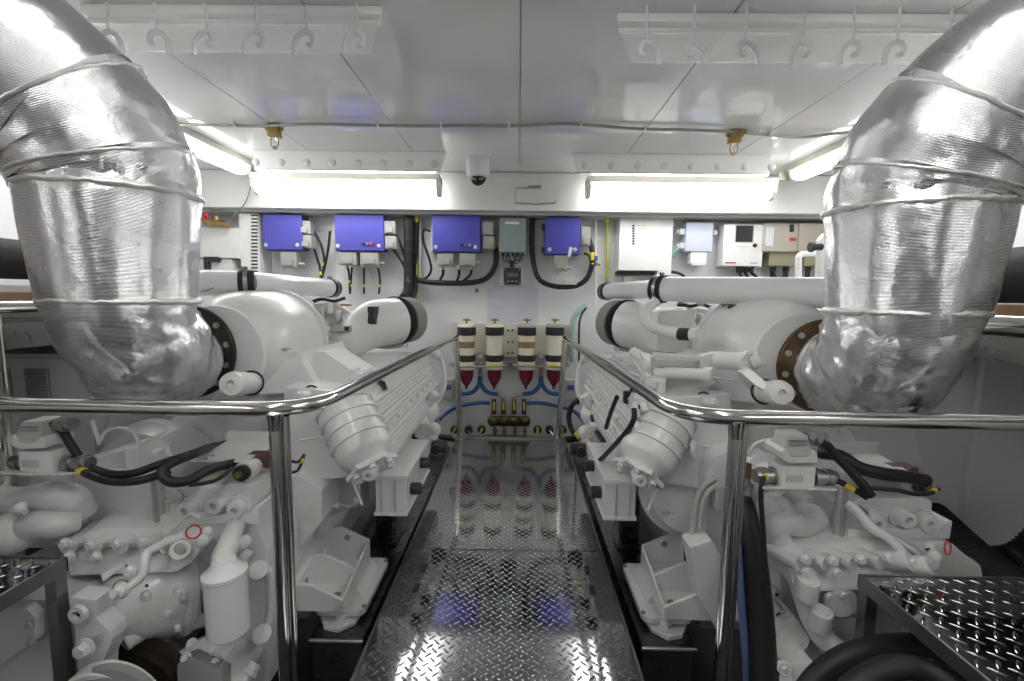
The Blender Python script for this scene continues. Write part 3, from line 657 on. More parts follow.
# ================================================================== HAND RAILS
def rail(side):
    if side < 0:
        far, near = P(456,333.5,3.62), Pz(345,391.5,.86); fb = P(460,440,3.66); xe = -2.45; yc = 1.27; cx = -.655; pp = Pz(270,412,.86); lab = 'left'
    else:
        far, near = P(565,333.5,3.62), Pz(662,403,.86); fb = P(558,440,3.66); xe = 2.4; yc = 1.27; cx = .47; pp = Pz(741,420,.86); lab = 'right'
    far.z = near.z = .86; s = side
    d = (near-far).normalized(); R = .17
    k = (yc-far.y)/d.y; corner = far+d*k
    t = thing('handrail', 'polished steel tube handrail on the %s side of the walkway' % lab, 'railing', (corner.x, corner.y, 0))
    a = corner-d*R; b = corner+V((s*R,0,0)); mid = (a+b)/2*.32+corner*.68+ (V((0,0,0)))
    arc = []
    for i in range(9):
        u = i/8; arc.append(a*(1-u)**2+corner*2*u*(1-u)+b*u*u)
    pts = [far]+arc+[V((xe, yc, .86))]
    link('top_rail', M().tube(pts, .0225, 20, smooth=False), CHROME, t)
    f2 = V((fb.x, fb.y, .0)); 
    link('post', M().tube([f2+V((0,0,.012)), V((far.x-0*s*.01, far.y+.03, .78)), far+V((0,.012,-.012)), far+V((0,-.03,0))], .0225, 18, 8), CHROME, t)
    link('base_plate', M().cyl(f2, f2+V((0,0,.012)), .05), STEEL, t)
    # near post, slightly leaning in as in the photo
    bx = pp.x; bot = V((bx, yc-.0, -.55))
    link('post', M().tube([bot, V((bx, yc, .845))], .0195, 20), CHROME, t); link('brace_tube', M().tube([bot+V((.027,.006,0)), V((bx+.027, yc+.006, .84))], .0105, 12), CHROME, t)
    link('weld_collar', M().lathe((bx, yc, .80), (0,0,1), [(0,.0200),(.03,.0225),(.048,.026)], 20), CHROME, t)
    link('foot_plate', M().cyl(bot-V((0,0,.01)), bot+V((0,0,.004)), .06), STEEL, t)
rail(-1); rail(1)
# ================================================================== STEPS AT THE FRONT CORNERS
def step(cpx, cpy, side, label, z=.35):
    c = Pz(cpx, cpy, z); s = side; W, D = .75, .85
    t = thing('tread_plate_step', label, 'step', (c.x+s*W/2, c.y-D/2, -.55))
    x0, x1 = sorted((c.x, c.x+s*W)); y1 = c.y; y0 = c.y-D
    link('top_plate', M().span((x0+.01, y0+.01, z-.006), (x1-.01, y1-.01, z-.001), .001), TREAD, t)
    o = link('tread_pattern', lozenges(M(), x0+.012, x1-.012, y0+.012, y1-.012, z-.001, .034, .043, .011, .0028), TREAD, t, ang=80); o['kind'] = 'stuff'
    fr = M()
    fr.span((x0, y1-.008, z-.042), (x1, y1, z+.002), .002); fr.span((x0, y0, z-.042), (x1, y0+.008, z+.002), .002)
    fr.span((x0, y0, z-.042), (x0+.008, y1, z+.002), .002); fr.span((x1-.008, y0, z-.042), (x1, y1, z+.002), .002)
    link('frame', fr, FRAME, t)
    for lx, ly in ((c.x+s*.020, y1-.022), (c.x+s*.020, y0+.022), (c.x+s*(W-.02), y1-.022), (c.x+s*(W-.02), y0+.022)):
        link('leg', M().box((lx, ly, (z-.04-.55)/2), (.035, .035, .55+z-.04), .003), FRAME, t)
    return t
step(68, 557, -1, 'grey framed tread plate step in the lower left corner', .40)
step(858, 574, 1, 'grey framed tread plate step in the lower right corner', .35)
# ================================================================== BEARER BEAMS
def bearer(s):
    xi = -.587 if s < 0 else .498; xo = -.80 if s < 0 else .71
    w = 'left' if s < 0 else 'right'
    t = thing('engine_bearer', 'dark polished steel beam under the %s engine mount' % w, 'beam', ((xi+xo)/2, 2.7, -.9))
    a, b = sorted((xi, xo))
    link('top_plate', M().span((a, 1.63, -.17), (b, 3.9, -.15), .006), DARKST, t)
    link('web', M().span((a+.006, 1.635, -.88), (b-.006, 3.9, -.17), .004), DARKST, t)
    link('end_flange', M().tube([(a, 1.627, -.158),(b, 1.627, -.158)], .009, 10), STEEL, t)
    # upright behind the mount
    x = xo-.0*s
    u = thing('bearer_upright', 'dark steel upright behind the %s engine mount' % w, 'post', (xi+s*.13, 2.55, -.15))
    link('post', M().span((xi+s*.08, 2.32, -.149), (xi+s*.17, 2.40, .42), .005), DARKST, u)
    link('base', M().span((xi+s*.05, 2.29, -.149), (xi+s*.199, 2.43, -.135), .003), DARKST, u)
bearer(-1); bearer(1)
# ================================================================== FOIL WRAPPED EXHAUST PIPES
def foil(side):
    s = side; w = 'left' if s < 0 else 'right'
    X = 1.24 if s < 0 else 1.175; dz = -.008 if s < 0 else -.032
    t = thing('exhaust_pipe', 'large silver foil wrapped exhaust pipe rising from the %s engine' % w, 'pipe', (s*X, 1.42, .95))
    YF = 1.86; ZF = .945 if s < 0 else .925; XF = 1.38 if s < 0 else 1.27
    def wr(amp, f, sd):
        def g(p, u, a):
            q = V(p)*f+V((sd,sd*2,0)); n_ = noise.noise(q)*.6+abs(noise.noise(q*2.1))*.6-.2
            return amp*n_*min(1.0, .15+5*min(u, 1-u))
        return g
    # elbow from flange (axis toward camera) up into the riser
    Yr = 1.42; el = []
    el = [V((s*XF, YF, ZF)), V((s*(XF-.005), YF-.07, ZF)), V((s*(XF-.015), YF-.13, ZF-.002))]
    Rb = .30
    for k in range(1, 8):
        a = radians(90*k/8); kx = min(1, k/5); el.append(V((s*(XF-.02+(X+.012-XF+.02)*kx), YF-.14-(YF-.14-Yr)*sin(a), ZF-.005+(1.16-ZF)*(1-cos(a)))))
    el.append(V((s*(X+.012), Yr, 1.165)))
    n = len(el); rs = [.135,.150,.178]+[.188]*(n-3)
    link('lower_elbow', M().tube(el, rs, 72, 8, disp=wr(.026, 6.5, 3*s)), FOILC, t)
    link('hem', M().torus((s*(X+.012), Yr, 1.165), (0,.0,1), .193, .010, 110, 8, wob=.005), SEAM, t)
    ri = [V((s*(X+.014), Yr, 1.15)), V((s*(X+.012), Yr-.003, 1.17)), V((s*(X+.01), Yr-.01, 1.32+dz)), V((s*(X+.0), Yr-.02, 1.49+dz)), V((s*(X), Yr-.02, 1.505+dz))]
    link('riser', M().tube(ri, [.182,.193,.204,.219,.213], 96, 10, disp=lambda p, u, a: min(1, .1+7*min(u, 1-u))*(.007*noise.noise(V((cos(a)*2.2, sin(a)*2.2, u*.8+s)))+.003*noise.noise(V((cos(a)*6, sin(a)*6, u*1.5+s)))+.004*noise.noise(V(p)*9))), FOIL, t)
    link('hem', M().torus((s*X, Yr-.02, 1.50+dz), (0,-.03,1), .218, .009, 110, 8, wob=.006), SEAM, t)
    seg = [ [V((s*X, Yr-.02, 1.49+dz)), V((s*(X+.003), Yr-.022, 1.55+dz)), V((s*(X+.010), Yr-.03, 1.585+dz))],
            [V((s*(X+.009), Yr-.028, 1.575+dz)), V((s*(X+.035), Yr-.045, 1.65+dz)), V((s*(X+.08), Yr-.08, 1.725+dz))],
            [V((s*(X+.07), Yr-.072, 1.71+dz)), V((s*(X+.19), Yr-.15, 1.825+dz)), V((s*(X+.38), Yr-.30, 1.895+dz)), V((s*(X+.75), Yr-.75, 1.925+dz)), V((s*(X+1.05), Yr-1.35, 1.93+dz))] ]
    rr = [[.212,.224,.226],[.226,.236,.238],[.236,.242,.242,.242,.242]]
    for i, (g, r_) in enumerate(zip(seg, rr)):
        link('upper_elbow' if i < 2 else 'overhead_run', M().tube(g, r_, 80, 12, disp=wr((.016,.014,.012)[i], (5.5,4,3.4)[i], 5*s+i), cap=False), FOILC if i == 0 else FOIL, t)
        if i < 2: link('seam', M().torus(g[-1], (g[-1]-g[-2]), max(r_[-1], rr[i+1][0])+.002, .005, 90, 6, wob=.004), SEAM, t)
    # flange
    fm = BLACKFL if s < 0 else BRONZE
    fc = V((s*XF, YF, ZF))
    link('flange', M().lathe(fc+V((0,-.012,0)), (0,1,0), [(0,.12),(0,.193),(.003,.196),(.024,.196),(.026,.193),(.026,.12)], 72, cap=False), fm, t, 'blackened round flange' if s < 0 else 'bronze tinted round flange')
    for p, n_ in ringpts(fc+V((0,-.012,0)), (0,-1,0), .170, 12, .2):
        link('flange_bolt', M().lathe(p, n_, [(0,.013),(.003,.013)], 16).hexn(p, n_, .011, .011), GREYP if s > 0 else STEEL, t)
foil(-1); foil(1)
# ================================================================== OVERHEAD WHITE PIPES
def pipe(name, label, segs, r, clamps):
    t = thing(name, label, 'pipe', segs[0])
    link('tube', M().tube(segs, r, 28, 8), PIPEW, t)
    for p, d, rr in clamps:
        p, d = V(p), V(d).normalized()
        link('rubber_sleeve', M().cyl(p-d*.035, p+d*.035, rr*1.10, seg=28), BLACK, t)
        link('clamp_band', M().lathe(p-d*.012, d, [(0,rr*1.1),(0,rr*1.16),(.018,rr*1.16),(.018,rr*1.1)], 28, cap=False).box(p+V((0,-.02,rr*1.18)), (.02,.035,.02), .004), STEEL, t)
    return t
a, b, c_ = P(150,283,2.05), P(247,283,2.22), P(331,288,2.95)
pipe('coolant_pipe', 'white overhead pipe with black sleeve beside the left foil pipe', [a, b], .060, [])
pipe('coolant_pipe', 'white overhead pipe running forward over the left engine to a black clamp', [b, b.lerp(c_,.5), c_], .057, [(b, b-a, .060), (c_, c_-b, .055)])
tag(link('green_tag', M().tube([P(202,291,2.05), P(208,290,2.0), P(214,288,2.02)], .004, 8), TEAL), 'small green cord on the left overhead white pipe', 'cord')
a, b, c_ = P(900,295,1.78), P(660,289,2.55), P(607,291.5,3.15)
pipe('coolant_pipe', 'long thick white overhead pipe behind the right foil pipe', [a, b], .068, [(b, b-a, .070)])
pipe('coolant_pipe', 'thinner white overhead pipe beyond the black sleeve over the right engine', [b+V((0,.04,0)), c_], .055, [(c_, c_-b, .054)])
q = [P(858,214,3.2),P(812,254,3.2)]
pipe('bent_white_pipe', 'thin white pipe with a right angle bend beside the beige boxes', [P(836,254,3.4),P(806,254,3.4),P(799.5,256,3.4),P(798.5,262,3.4),P(798.5,285,3.4)], .022, [])
t = thing('white_housing', 'white rounded housing with a black fitting beside the right foil pipe', 'housing', P(820,245,3.0))
link('body', M().prism([P(820,240,3.0),P(825,233,3.0),P(842,230,3.0),P(842,282,3.0),P(819,282,3.0)], (0,.05,0), .015), WHITE, t)
link('fitting', M().cyl(P(812,247,2.98), P(822,247,2.98), .022).cyl(P(810,247,2.98), P(813,247,2.98), .034), BLACKP, t)
# ================================================================== SIDES OF THE ROOM
def side(s):
    w = 'left' if s < 0 else 'right'; wx = XL if s < 0 else XR
    # long black duct, shelf band, wooden bar, chrome rail
    def Z(px, py, X): return Px(px, py, X)
    if s < 0:
        X = -2.0; zt, zb = Px(0,235,X).z, Px(0,277,X).z
    else:
        X = 1.98; zt, zb = Px(1010,245,X).z, Px(1010,302,X).z
    tag(link('black_duct', M().tube([(s*(abs(X)+.15), .3, (zt+zb)/2), (s*(abs(X)+.15), 2.3, (zt+zb)/2)], (zt-zb)/2*1.05, 20), BLACKC), 'fat black duct along the %s side of the room' % w, 'duct')
    z2 = zb-.10
    X2 = abs(X)+.05
    tag(link('shelf_band', M().span((s*(X2), .2, z2-.02), (s*(X2+.6), 3.5, z2+.07), .004), WHITE), 'white shelf band below the black duct on the %s side' % w, 'shelf')
    zw = Px(10,298,-1.85).z if s < 0 else Px(1010,310,1.85).z
    tag(link('wooden_bar', M().span((s*1.83, .2, zw-.025), (s*1.95, 2.2, zw+.022), .008), WOOD), 'brown wooden bar along the %s side of the room' % w, 'bar')
    zr = Px(10,310,-1.75).z if s < 0 else Px(1010,324,1.75).z
    t = thing('side_rail', 'polished steel side rail with posts on the %s side of the room' % w, 'railing', (s*1.76, 1.6, -.9))
    link('top_rail', M().tube([(s*1.80, .2, zr), (s*1.80, 1.66, zr)] if s < 0 else [(s*1.76,.2,zr),(s*1.76,2.9,zr)], .032, 18), CHROME, t)
    if s < 0:
        a = P(16,318,1.55)
        for yy in (1.5,):
            link('post', M().cyl((s*1.80, 1.50, -.88), (s*1.80, 1.50, zr-.02), .032), CHROME, t)
            link('post', M().cyl((s*1.87, 1.46, -.88), (s*1.87, 1.46, zr-.02), .02), CHROME, t)
    else:
        link('post', M().cyl((s*1.76, 2.9, -.88), (s*1.76, 2.9, zr-.02), .03), CHROME, t)
    # dark shelf underside then white cabinets
    tag(link('dark_shelf', M().span((s*1.95, .2, zr-.16), (s*2.6, 3.5, zr-.06), .004), DARKST), 'dark steel shelf above the white cabinets on the %s side' % w, 'shelf')
side(-1); side(1)
# left cabinets (front faces towards the camera)
t = thing('grille_cabinet', 'pale cabinet with dark ventilation grilles behind the left steel posts', 'cabinet', (-2.2, 2.0, -.9))
p0, p1 = P(-60,352,1.95), P(96,470,1.95)
link('body', M().span((p0.x, 1.95, -.88), (p1.x, 2.6, p0.z), .012), CABW, t)
for (x0, x1) in ((-26, 13), (27, 51)):
    a, b = P(x0,368,1.95), P(x1,399,1.95)
    link('grille_recess', M().span((a.x, 1.946, b.z), (b.x, 1.952, a.z), .001), BLACKP, t)
    g = M(); nx = 7 if x0 > 0 else 11; nz = 9
    for k in range(nx+1): x = a.x+(b.x-a.x)*k/nx; g.span((x-.0018, 1.938, b.z), (x+.0018, 1.946, a.z), 0)
    for k in range(nz+1): z = b.z+(a.z-b.z)*k/nz; g.span((a.x, 1.938, z-.0018), (b.x, 1.946, z+.0018), 0)
    link('grille', g, GREYP, t)
link('drawer_line', M().span((p0.x, 1.946, P(0,344,1.95).z-.06), (p1.x, 1.951, P(0,344,1.95).z-.057), 0), MIDGREY, t)
t = thing('tall_side_cabinet', 'tall pale cabinet behind the left foil pipe', 'cabinet', (-2.3, 3.1, -.9))
link('body', M().span((-2.6, 2.75, -.88), (-1.85, 3.5, 1.0), .02), CABW, t); link('door', M().span((-2.55, 2.735, -.3), (-1.9, 2.75, .95), .006), CABW, t)
t = thing('white_side_cabinet', 'large white cabinet with rounded corner on the right side', 'cabinet', (2.2, 2.2, -.9))
a = P(921,352,2.02)
link('body', M().span((P(905,352,2.02).x, 2.02, -.12), (P(984,352,2.02).x, 2.8, a.z), .045), CABW, t)
link('side_body', M().span((P(985.5,352,2.0).x, 2.0, -.12), (2.65, 2.8, a.z+.0), .01), CABW, t)
link('plinth', M().span((1.74, 2.08, -.88), (2.6, 2.75, -.13), .005), BLACKP, t)
link('door_catch', M().span((P(947,363,1.99).x, 1.995, P(947,377,1.99).z), (P(952,363,1.99).x, 2.022, P(947,363,1.99).z), .003), BLACKP, t)
# black corrugated duct low on the right and hoses under the right step
def corr(pts, r, n=14, amp=.006, k=90):
    return M().tube(pts, r, 22, n, disp=lambda p, u, a: amp*sin(u*k*2*pi))
tag(link('corrugated_hose', corr([P(925,520,2.05),P(968,562,1.78),P(1025,612,1.5),P(1100,700,1.2)], .10, 30, .006, 22), BLACKC), 'fat black corrugated hose behind the right step', 'hose')
tag(link('corrugated_hose', corr([P(1060,520,1.75),P(1020,556,1.78),P(975,560,1.85)], .055, 20, .004, 18), BLACKC), 'thinner black hose lying beside the fat corrugated hose', 'hose')
tag(link('black_hose', M().tube([P(790,720,1.15),P(815,680,1.18),P(850,655,1.2),P(895,645,1.22),P(940,650,1.2),P(1000,690,1.1)], .030, 18, 8), BLACK), 'black hose curving under the right step, upper one', 'hose')
tag(link('black_hose', M().tube([P(830,730,1.05),P(850,690,1.08),P(890,668,1.1),P(930,672,1.08),P(980,700,1.0)], .030, 18, 8), BLACK), 'black hose curving under the right step, lower one', 'hose')
tag(link('black_hose', M().tube([P(742,492,1.52),P(748,520,1.46),P(754,560,1.42),P(760,620,1.38),P(764,700,1.32),P(768,760,1.3)], [.026,.034,.040,.043,.044,.044], 20, 6), BLACK), 'thick black hose hanging just right of the right handrail post', 'hose')
tag(link('steel_hose_end', M().cyl(P(741,478,1.53), P(743,497,1.51), .030).hexn(P(742,482,1.525), (0,0,-1), .037, .02), STEEL), 'steel fitting on top of the thick black hose', 'fitting')
tag(link('brown_pipe_end', M().cyl(P(743,462,1.56), P(742,480,1.54), .028), mat('brown_rusted_rubber', (.14,.08,.06), .6)), 'short brown pipe piece above the thick black hose', 'pipe')
tag(link('blue_hose', M().tube([P(738,545,1.42),P(741,600,1.39),P(746,660,1.36),P(750,730,1.33)], .012, 12, 6), mat('faded_blue_hose', (.10,.14,.30), .45)), 'thin faded blue hose beside the thick black hose', 'hose')
# left side floor cluster
tag(link('black_hose', M().tube([P(84,360,2.2),P(82,395,2.15),P(86,420,2.1),P(110,440,2.05),P(140,446,2.0)], .030, 16, 6), BLACK), 'black hose descending behind the left foil elbow', 'hose')
tag(link('dark_beam', M().tube([P(60,446,2.1),P(150,442,2.2),P(260,424,2.6)], .035, 14, 6), BLACK), 'black hose running along the top of the left engine behind the foil elbow', 'hose')
tag(link('dark_mat', M().prism([P(0,560,1.9),P(60,520,2.0),P(100,516,2.1),P(70,560,1.9)], (0,.05,-.06), .004), BLACKP), 'dark ribbed tray below the left pump', 'tray')
# ================================================================== ENGINES
def engine(s):
    w = 'left' if s < 0 else 'right'; MX = -.045
    t = thing('marine_diesel_engine', 'large white painted marine diesel engine on the %s side of the walkway' % w, 'engine', ((-1.24 if s < 0 else 1.15), 2.7, -.15), 'pair of main engines')
    def g(name, mb, m=WHITE, par=None, **k):
        if s > 0: mb.mirror(MX)
        return link(name, mb, m, par or t, **k)
    def mx(p): p = V(p); return V((2*MX-p.x, p.y, p.z)) if s > 0 else p
    def md(n): n = V(n); return V((-n.x, n.y, n.z)) if s > 0 else n
    def bl(l, r=.011, **k): bolts(t, [(mx(p), md(n)) for p, n in l], r, **k)
    U = V((0,0,1)); A = V((0,-1,0)); I = V((1,0,0))
    # block and sump
    g('engine_block', M().span((-1.62,2.02,-.05), (-.86,3.62,.60), .03).span((-1.55,2.02,.60), (-.92,3.55,.70), .03))
    b = M()
    for k in range(6): b.span((-.868,2.25+k*.22,.0), (-.835,2.40+k*.22,.30), .012)
    g('side_cover', b, CAST)
    g('sump', M().prism([(-1.55,2.1,-.05),(-.92,2.1,-.05),(-1.02,2.1,-.45),(-1.45,2.1,-.45)], (0,1.4,0), .03), GREYP)
    # inboard cylinder bank with ribbed cover
    sec = [(-.96,.815),(-.665,.795),(-.635,.765),(-.535,.505),(-.545,.465),(-.60,.445),(-.96,.40)]
    g('cylinder_bank', M().prism([(x, 1.80, z) for x, z in sec], (0,1.28,0), .012))
    b = M(); e0 = V((-.628,0,.748)); e1 = V((-.54,0,.52)); nrm = V((.93,0,.37))
    for k in range(6):
        c = e0.lerp(e1, (k+.4)/6)+nrm*.004; b.tube([c+V((0,1.80,0)), c+V((0,3.07,0))], .0095 if k % 2 else .014, 10)
    g('cover_rib', b, WHITE)
    g('heat_shield', M().prism([(-.672,2.06,.805),(-.62,2.06,.81),(-.60,2.06,.755),(-.612,2.06,.75),(-.628,2.06,.797),(-.672,2.06,.797)], (0,.95,0), .002), WHITE)
    g('gap_strip', M().prism([(-.634,2.055,.792),(-.618,2.055,.792),(-.606,2.055,.758),(-.618,2.055,.756)], (0,.012,0), .001), BLACKP)
    for k in range(7):
        y = 2.08+k*.14
        c = e0.lerp(e1, .55)+nrm*.012; bl([((c.x, y, c.z), nrm)], .012)
    # rear deck plates
    g('deck_plate', M().prism([(-.95,2.25,.818),(-.69,2.25,.80),(-.69,2.98,.80),(-.95,2.98,.818)], (0,0,.012), .004))
    bl([((-.71,y,.812), U) for y in (2.3,2.5,2.7,2.9)], .010)
    b = M().tube([(-.60,3.0,.80),(-.56,3.08,.80),(-.525,3.09,.74),(-.50,3.06,.62),(-.50,3.0,.55),(-.54,2.98,.47)], .013, 12, 8).tube([(-.58,3.06,.78),(-.53,3.11,.72),(-.515,3.08,.60),(-.53,3.02,.52)], .010, 12, 8)
    b.ball((-.56,3.04,.79), .035, seg=14)
    g('vent_hose', b, WHITE)
    # round heat exchanger barrel with hoops
    A0 = P(340,398,1.86); B0 = P(370,463,1.72)
    ax = (B0-A0).normalized(); Lh = (B0-A0).length; R = .112
    pr = [(.035,R*.96),(.045,R)]
    for k in range(4):
        c = Lh*(.18+.17*k); pr += [(c-.014,R),(c-.012,R*1.07),(c+.004,R*1.07),(c+.006,R)]
    pr += [(Lh*.84,R*1.0),(Lh*.90,R*.93),(Lh*.96,R*.72),(Lh*1.02,R*.66),(Lh*1.06,R*.6)]
    g('cooler_barrel', M().lathe(A0, ax, pr, 44), WHITE)
    e = A0+ax*Lh*1.03
    u = ax.cross(V((0,1,0))).normalized(); v = ax.cross(u)
    poly = []
    for k in range(12):
        a = 2*pi*k/12; rr = R*(.95 if k % 2 else .76); poly.append(e+u*cos(a)*rr+v*sin(a)*rr)
    g('end_cover', M().prism(poly, ax*.022, .008), CAST)
    bl([(e+ax*.022+(u*cos(2*pi*k/6)+v*sin(2*pi*k/6))*R*.68, ax) for k in range(6)], .014, m=CAST)
    q = P(367,478,1.63); g('drain_boss', M().lathe(q+V((0,.07,.015)), (0,-1,-.2), [(0,.026),(.05,.028),(.062,.022),(.062,.010),(.045,.009)], 20), WHITE)
    q = P(353,466,1.66); g('drain_boss', M().lathe(q+V((0,.06,.01)), (0,-1,-.2), [(0,.022),(.05,.022),(.056,.014)], 18), WHITE)
    # control box under the bank
    x0, x1 = -.61, -.475
    g_ = g('control_box', M().span((x0,1.87,.245),(x1,2.36,.405), .008), WHITE)
    g('box_lid', M().span((x0-.006,1.864,.395),(x1+.006,2.366,.418), .006).span((x0-.006,1.864,.235),(x1+.006,2.366,.252), .005), WHITE)
    g('box_rib', M().span((-.585,1.862,.252),(-.580,1.87,.395), .001).span((-.525,1.862,.252),(-.520,1.87,.395), .001), GREYP)
    for y, z in ((1.96,.32),(2.16,.365)):
        g('black_connector', M().cyl((x1-.01,y,z),(x1+.045,y,z), .027), BLACKP)
    g('black_connector', M().cyl((x1-.01,2.5,.33),(x1+.075,2.5,.33), .036).cyl((x1+.02,2.44,.33),(x1+.02,2.56,.33), .028), BLACKP)
    g('box_bracket', M().span((-.60,2.43,.25),(-.52,2.9,.29), .006), CAST)
    # raw water pump lump beyond the box
    b = M().ball((-.575,2.78,.46), .085, (1,1.3,1)).cyl((-.575,2.62,.44),(-.535,2.50,.42), .052).cyl((-.55,2.72,.52),(-.50,2.70,.60), .03).ball((-.52,2.72,.36), .05)
    b.cyl((-.56,2.70,.30),(-.50,2.66,.29), .045).box((-.56,2.80,.34), (.10,.16,.12), .02)
    g('raw_water_pump', b, CAST)
    bl([(p, n) for p, n in ringpts((-.536,2.495,.42), (.3,-1,-.1), .040, 6)], .008)
    g('pump_grey_bracket', M().prism([(-.60,2.74,.34),(-.47,2.74,.34),(-.50,2.74,.44),(-.60,2.74,.46)], (0,.03,0), .003), MIDGREY)
    # flywheel housing
    C = V((-1.24,1.93,.32))
    g('flywheel_housing', M().lathe(C, (0,1,0), [(0,.40),(.01,.43),(.06,.45),(.10,.47),(.16,.47)], 56), CAST)
    bl([(p, n) for p, n in ringpts(C+V((0,.005,0)), A, .405, 18)], .011, m=CAST)
    g('housing_wing', M().prism([P(318,432,1.92),P(345,436,1.92),P(360,470,1.92),P(360,505,1.92),P(322,520,1.92)], (0,.05,0), .012), GREYP)
    bl([(P(x,y,1.915), A) for x, y in ((322,450),(338,449),(354,465),(330,478),(335,505),(356,500))], .010, m=CAST)
    g('sensor_cable', M().tube([P(300,440,1.8),P(320,438,1.8),P(336,444,1.78),P(346,465,1.75),P(356,490,1.74),P(362,505,1.74)], .005, 8), WHITE)
    q = P(322,507,1.85); g('sensor', M().cyl(q, q+V((.08,0,.01)), .012).hexn(q, (1,0,.1), .018, .02).cyl(q+V((.08,0,.01)), q+V((.13,-.03,.02)), .007), GREYP)
    # turbocharger outlet dome
    X, Z = -1.27, .94
    g('turbine_outlet', M().lathe((X,1.865,Z), (0,1,0), [(0,.15),(0,.198),(.022,.202),(.03,.198),(.045,.218),(.08,.238),(.14,.253),(.24,.264),(.36,.265),(.46,.262),(.54,.235),(.58,.19)], 64), WHITE)
    bl([(V((X,0,Z))+V((cos(a)*.262, 2.38, sin(a)*.262)), V((cos(a),0,sin(a)))) for a in (radians(15),radians(-20),radians(50))], .011)
    g('outlet_rib', M().lathe((X,2.31,Z), (0,1,0), [(0,.262),(.004,.276),(.026,.276),(.030,.262)], 64, cap=False), WHITE)
    g('outlet_rib', M().lathe((X,2.14,Z), (0,1,0), [(0,.245),(.004,.257),(.018,.258),(.026,.25)], 64, cap=False), WHITE)
    # skirt casting
    b = M().loft([[(-1.40,2.0,.93),(-.985,2.0,.93),(-.985,2.5,.93),(-1.40,2.5,.93)],[(-1.40,1.985,.86),(-.955,1.985,.865),(-.955,2.5,.865),(-1.40,2.5,.86)],[(-1.44,1.96,.82),(-.93,1.96,.83),(-.93,2.5,.83),(-1.44,2.5,.82)],[(-1.48,1.93,.70),(-.84,1.93,.70),(-.84,2.5,.70),(-1.48,2.5,.70)]])
    g('turbo_mount_casting', b, WHITE)
    a = [P(263,361,1.95),P(302,361,1.95),P(320,392,1.90),P(258,395,1.90)]
    g('raised_panel', M().prism(a, (0,.05,.01), .008), WHITE)
    g('inspection_slot', M().box(P(283,349,1.955), (.055,.03,.012), .004), GREYP)
    # arm running inboard
    a = [P(305,352,2.12),P(324,352,2.12),P(356,373,2.0),P(366,384,1.95),P(352,396,1.92),P(325,396,1.92)]
    g('side_arm', M().loft([[p for p in a], [p+V((0,.22,.0)) for p in a]]), WHITE)
    q = P(362,377,1.94)
    b = M().box(q, (.09,.08,.05), .012)
    g('arm_clamp', b, CAST); bl([(q+V((dx,dy,.026)), U) for dx in (-.028,.028) for dy in (-.02,.02)], .012, m=CAST)
    q = P(308,395,1.80); g('knob_bolt', M().cyl(q, q+V((-.012,-.05,.01)), .018).hexn(q+V((-.012,-.05,.01)), (-.2,-1,.2), .014, .012), WHITE)
    g('knob_ring', M().torus(P(311,392,1.82), (.3,-1,.2), .026, .004), BLACKP)
    # round sensor canister below the flange
    q = P(252,383,1.74); q2 = P(231,384,1.56); ax2 = (q2-q).normalized()
    g('canister', M().lathe(q, ax2, [(0,.030),(.01,.040),(.03,.040),(.032,.034),(.05,.034),(.052,.042),(.16,.046),(.185,.040),(.19,.014),(.175,.012)], 32), WHITE)
    g('canister_ring', M().torus(q+ax2*.012, ax2, .046, .0045), BLACKP)
    g('canister_wire', M().tube([P(226,392,1.55),P(218,398,1.6),P(205,404,1.65)], .005, 8), WHITE)
    # compressor discs and body
    for y, r in ((2.45,.205),(2.49,.19),(2.53,.205),(2.57,.175)):
        g('compressor_ring', M().lathe((X-.01,y,Z), (0,1,0), [(0,r-.008),(.004,r),(.024,r),(.028,r-.008)], 48), WHITE)
    bl([(p, n) for p, n in ringpts((X-.01,2.448,Z), A, .193, 16, .2)], .008)
    g('compressor_housing', M().lathe((X,2.6,Z-.02), (0,1,0), [(0,.15),(.03,.17),(.16,.18),(.24,.15),(.28,.09)], 40).span((-1.14,2.56,.80),(-.99,2.72,.98), .02), WHITE)
    g('outlet_block', M().prism([P(327,334,2.55),P(349,336,2.55),P(350,372,2.5),P(330,378,2.5)], (0,.12,0), .01), WHITE)
    g('block_foot', M().box(P(341,372,2.42), (.14,.14,.028), .008).box(P(343,378,2.4), (.035,.03,.05), .005), WHITE)
    a, b_ = P(331,325.5,2.52), P(350,331.5,2.52)
    g('name_plate', M().span((a.x,2.515,b_.z),(b_.x,2.55,a.z), .002), GREYP); 
    g('plate_edge', M().span((a.x-.003,2.518,b_.z-.004),(a.x+.012,2.53,a.z+.004), .001).span((b_.x-.03,2.518,b_.z+.004),(b_.x-.004,2.512,a.z-.004), .001), BLACKP)
    # small fittings row above the discs
    b = M()
    for x, y in ((303,308),(312,306),(322,310),(330,305),(338,312),(345,318)):
        p = P(x, y, 2.62); b.cyl(p-V((0,0,.05)), p+V((0,0,.012)), .016, seg=14)
    g('top_fittings', b, WHITE)
    g('top_casting', M().prism([P(296,306,2.66),P(335,301,2.66),P(352,312,2.66),P(356,345,2.66),P(300,350,2.66)], (0,.2,0), .02), WHITE)
    g('black_strap', M().tube([P(312,302,2.6),P(322,299,2.62),P(334,301,2.66),P(345,298,2.7)], .010, 8), BLACK)
    g('brown_strap', M().box(P(346,305,2.6), (.06,.02,.012), .003), BRASS)
    # intake cone and air filter
    pts = [P(336,348,2.60),P(348,342,2.62),P(362,331,2.68),P(376,324,2.74),P(387,322,2.79),P(395,321,2.84)]
    g('intake_elbow', M().tube(pts, [.085,.100,.128,.146,.147,.147], 44, 8), WHITE)
    d = (P(409,319.5,3.01)-P(395,321,2.84)).normalized(); q = pts[-1]
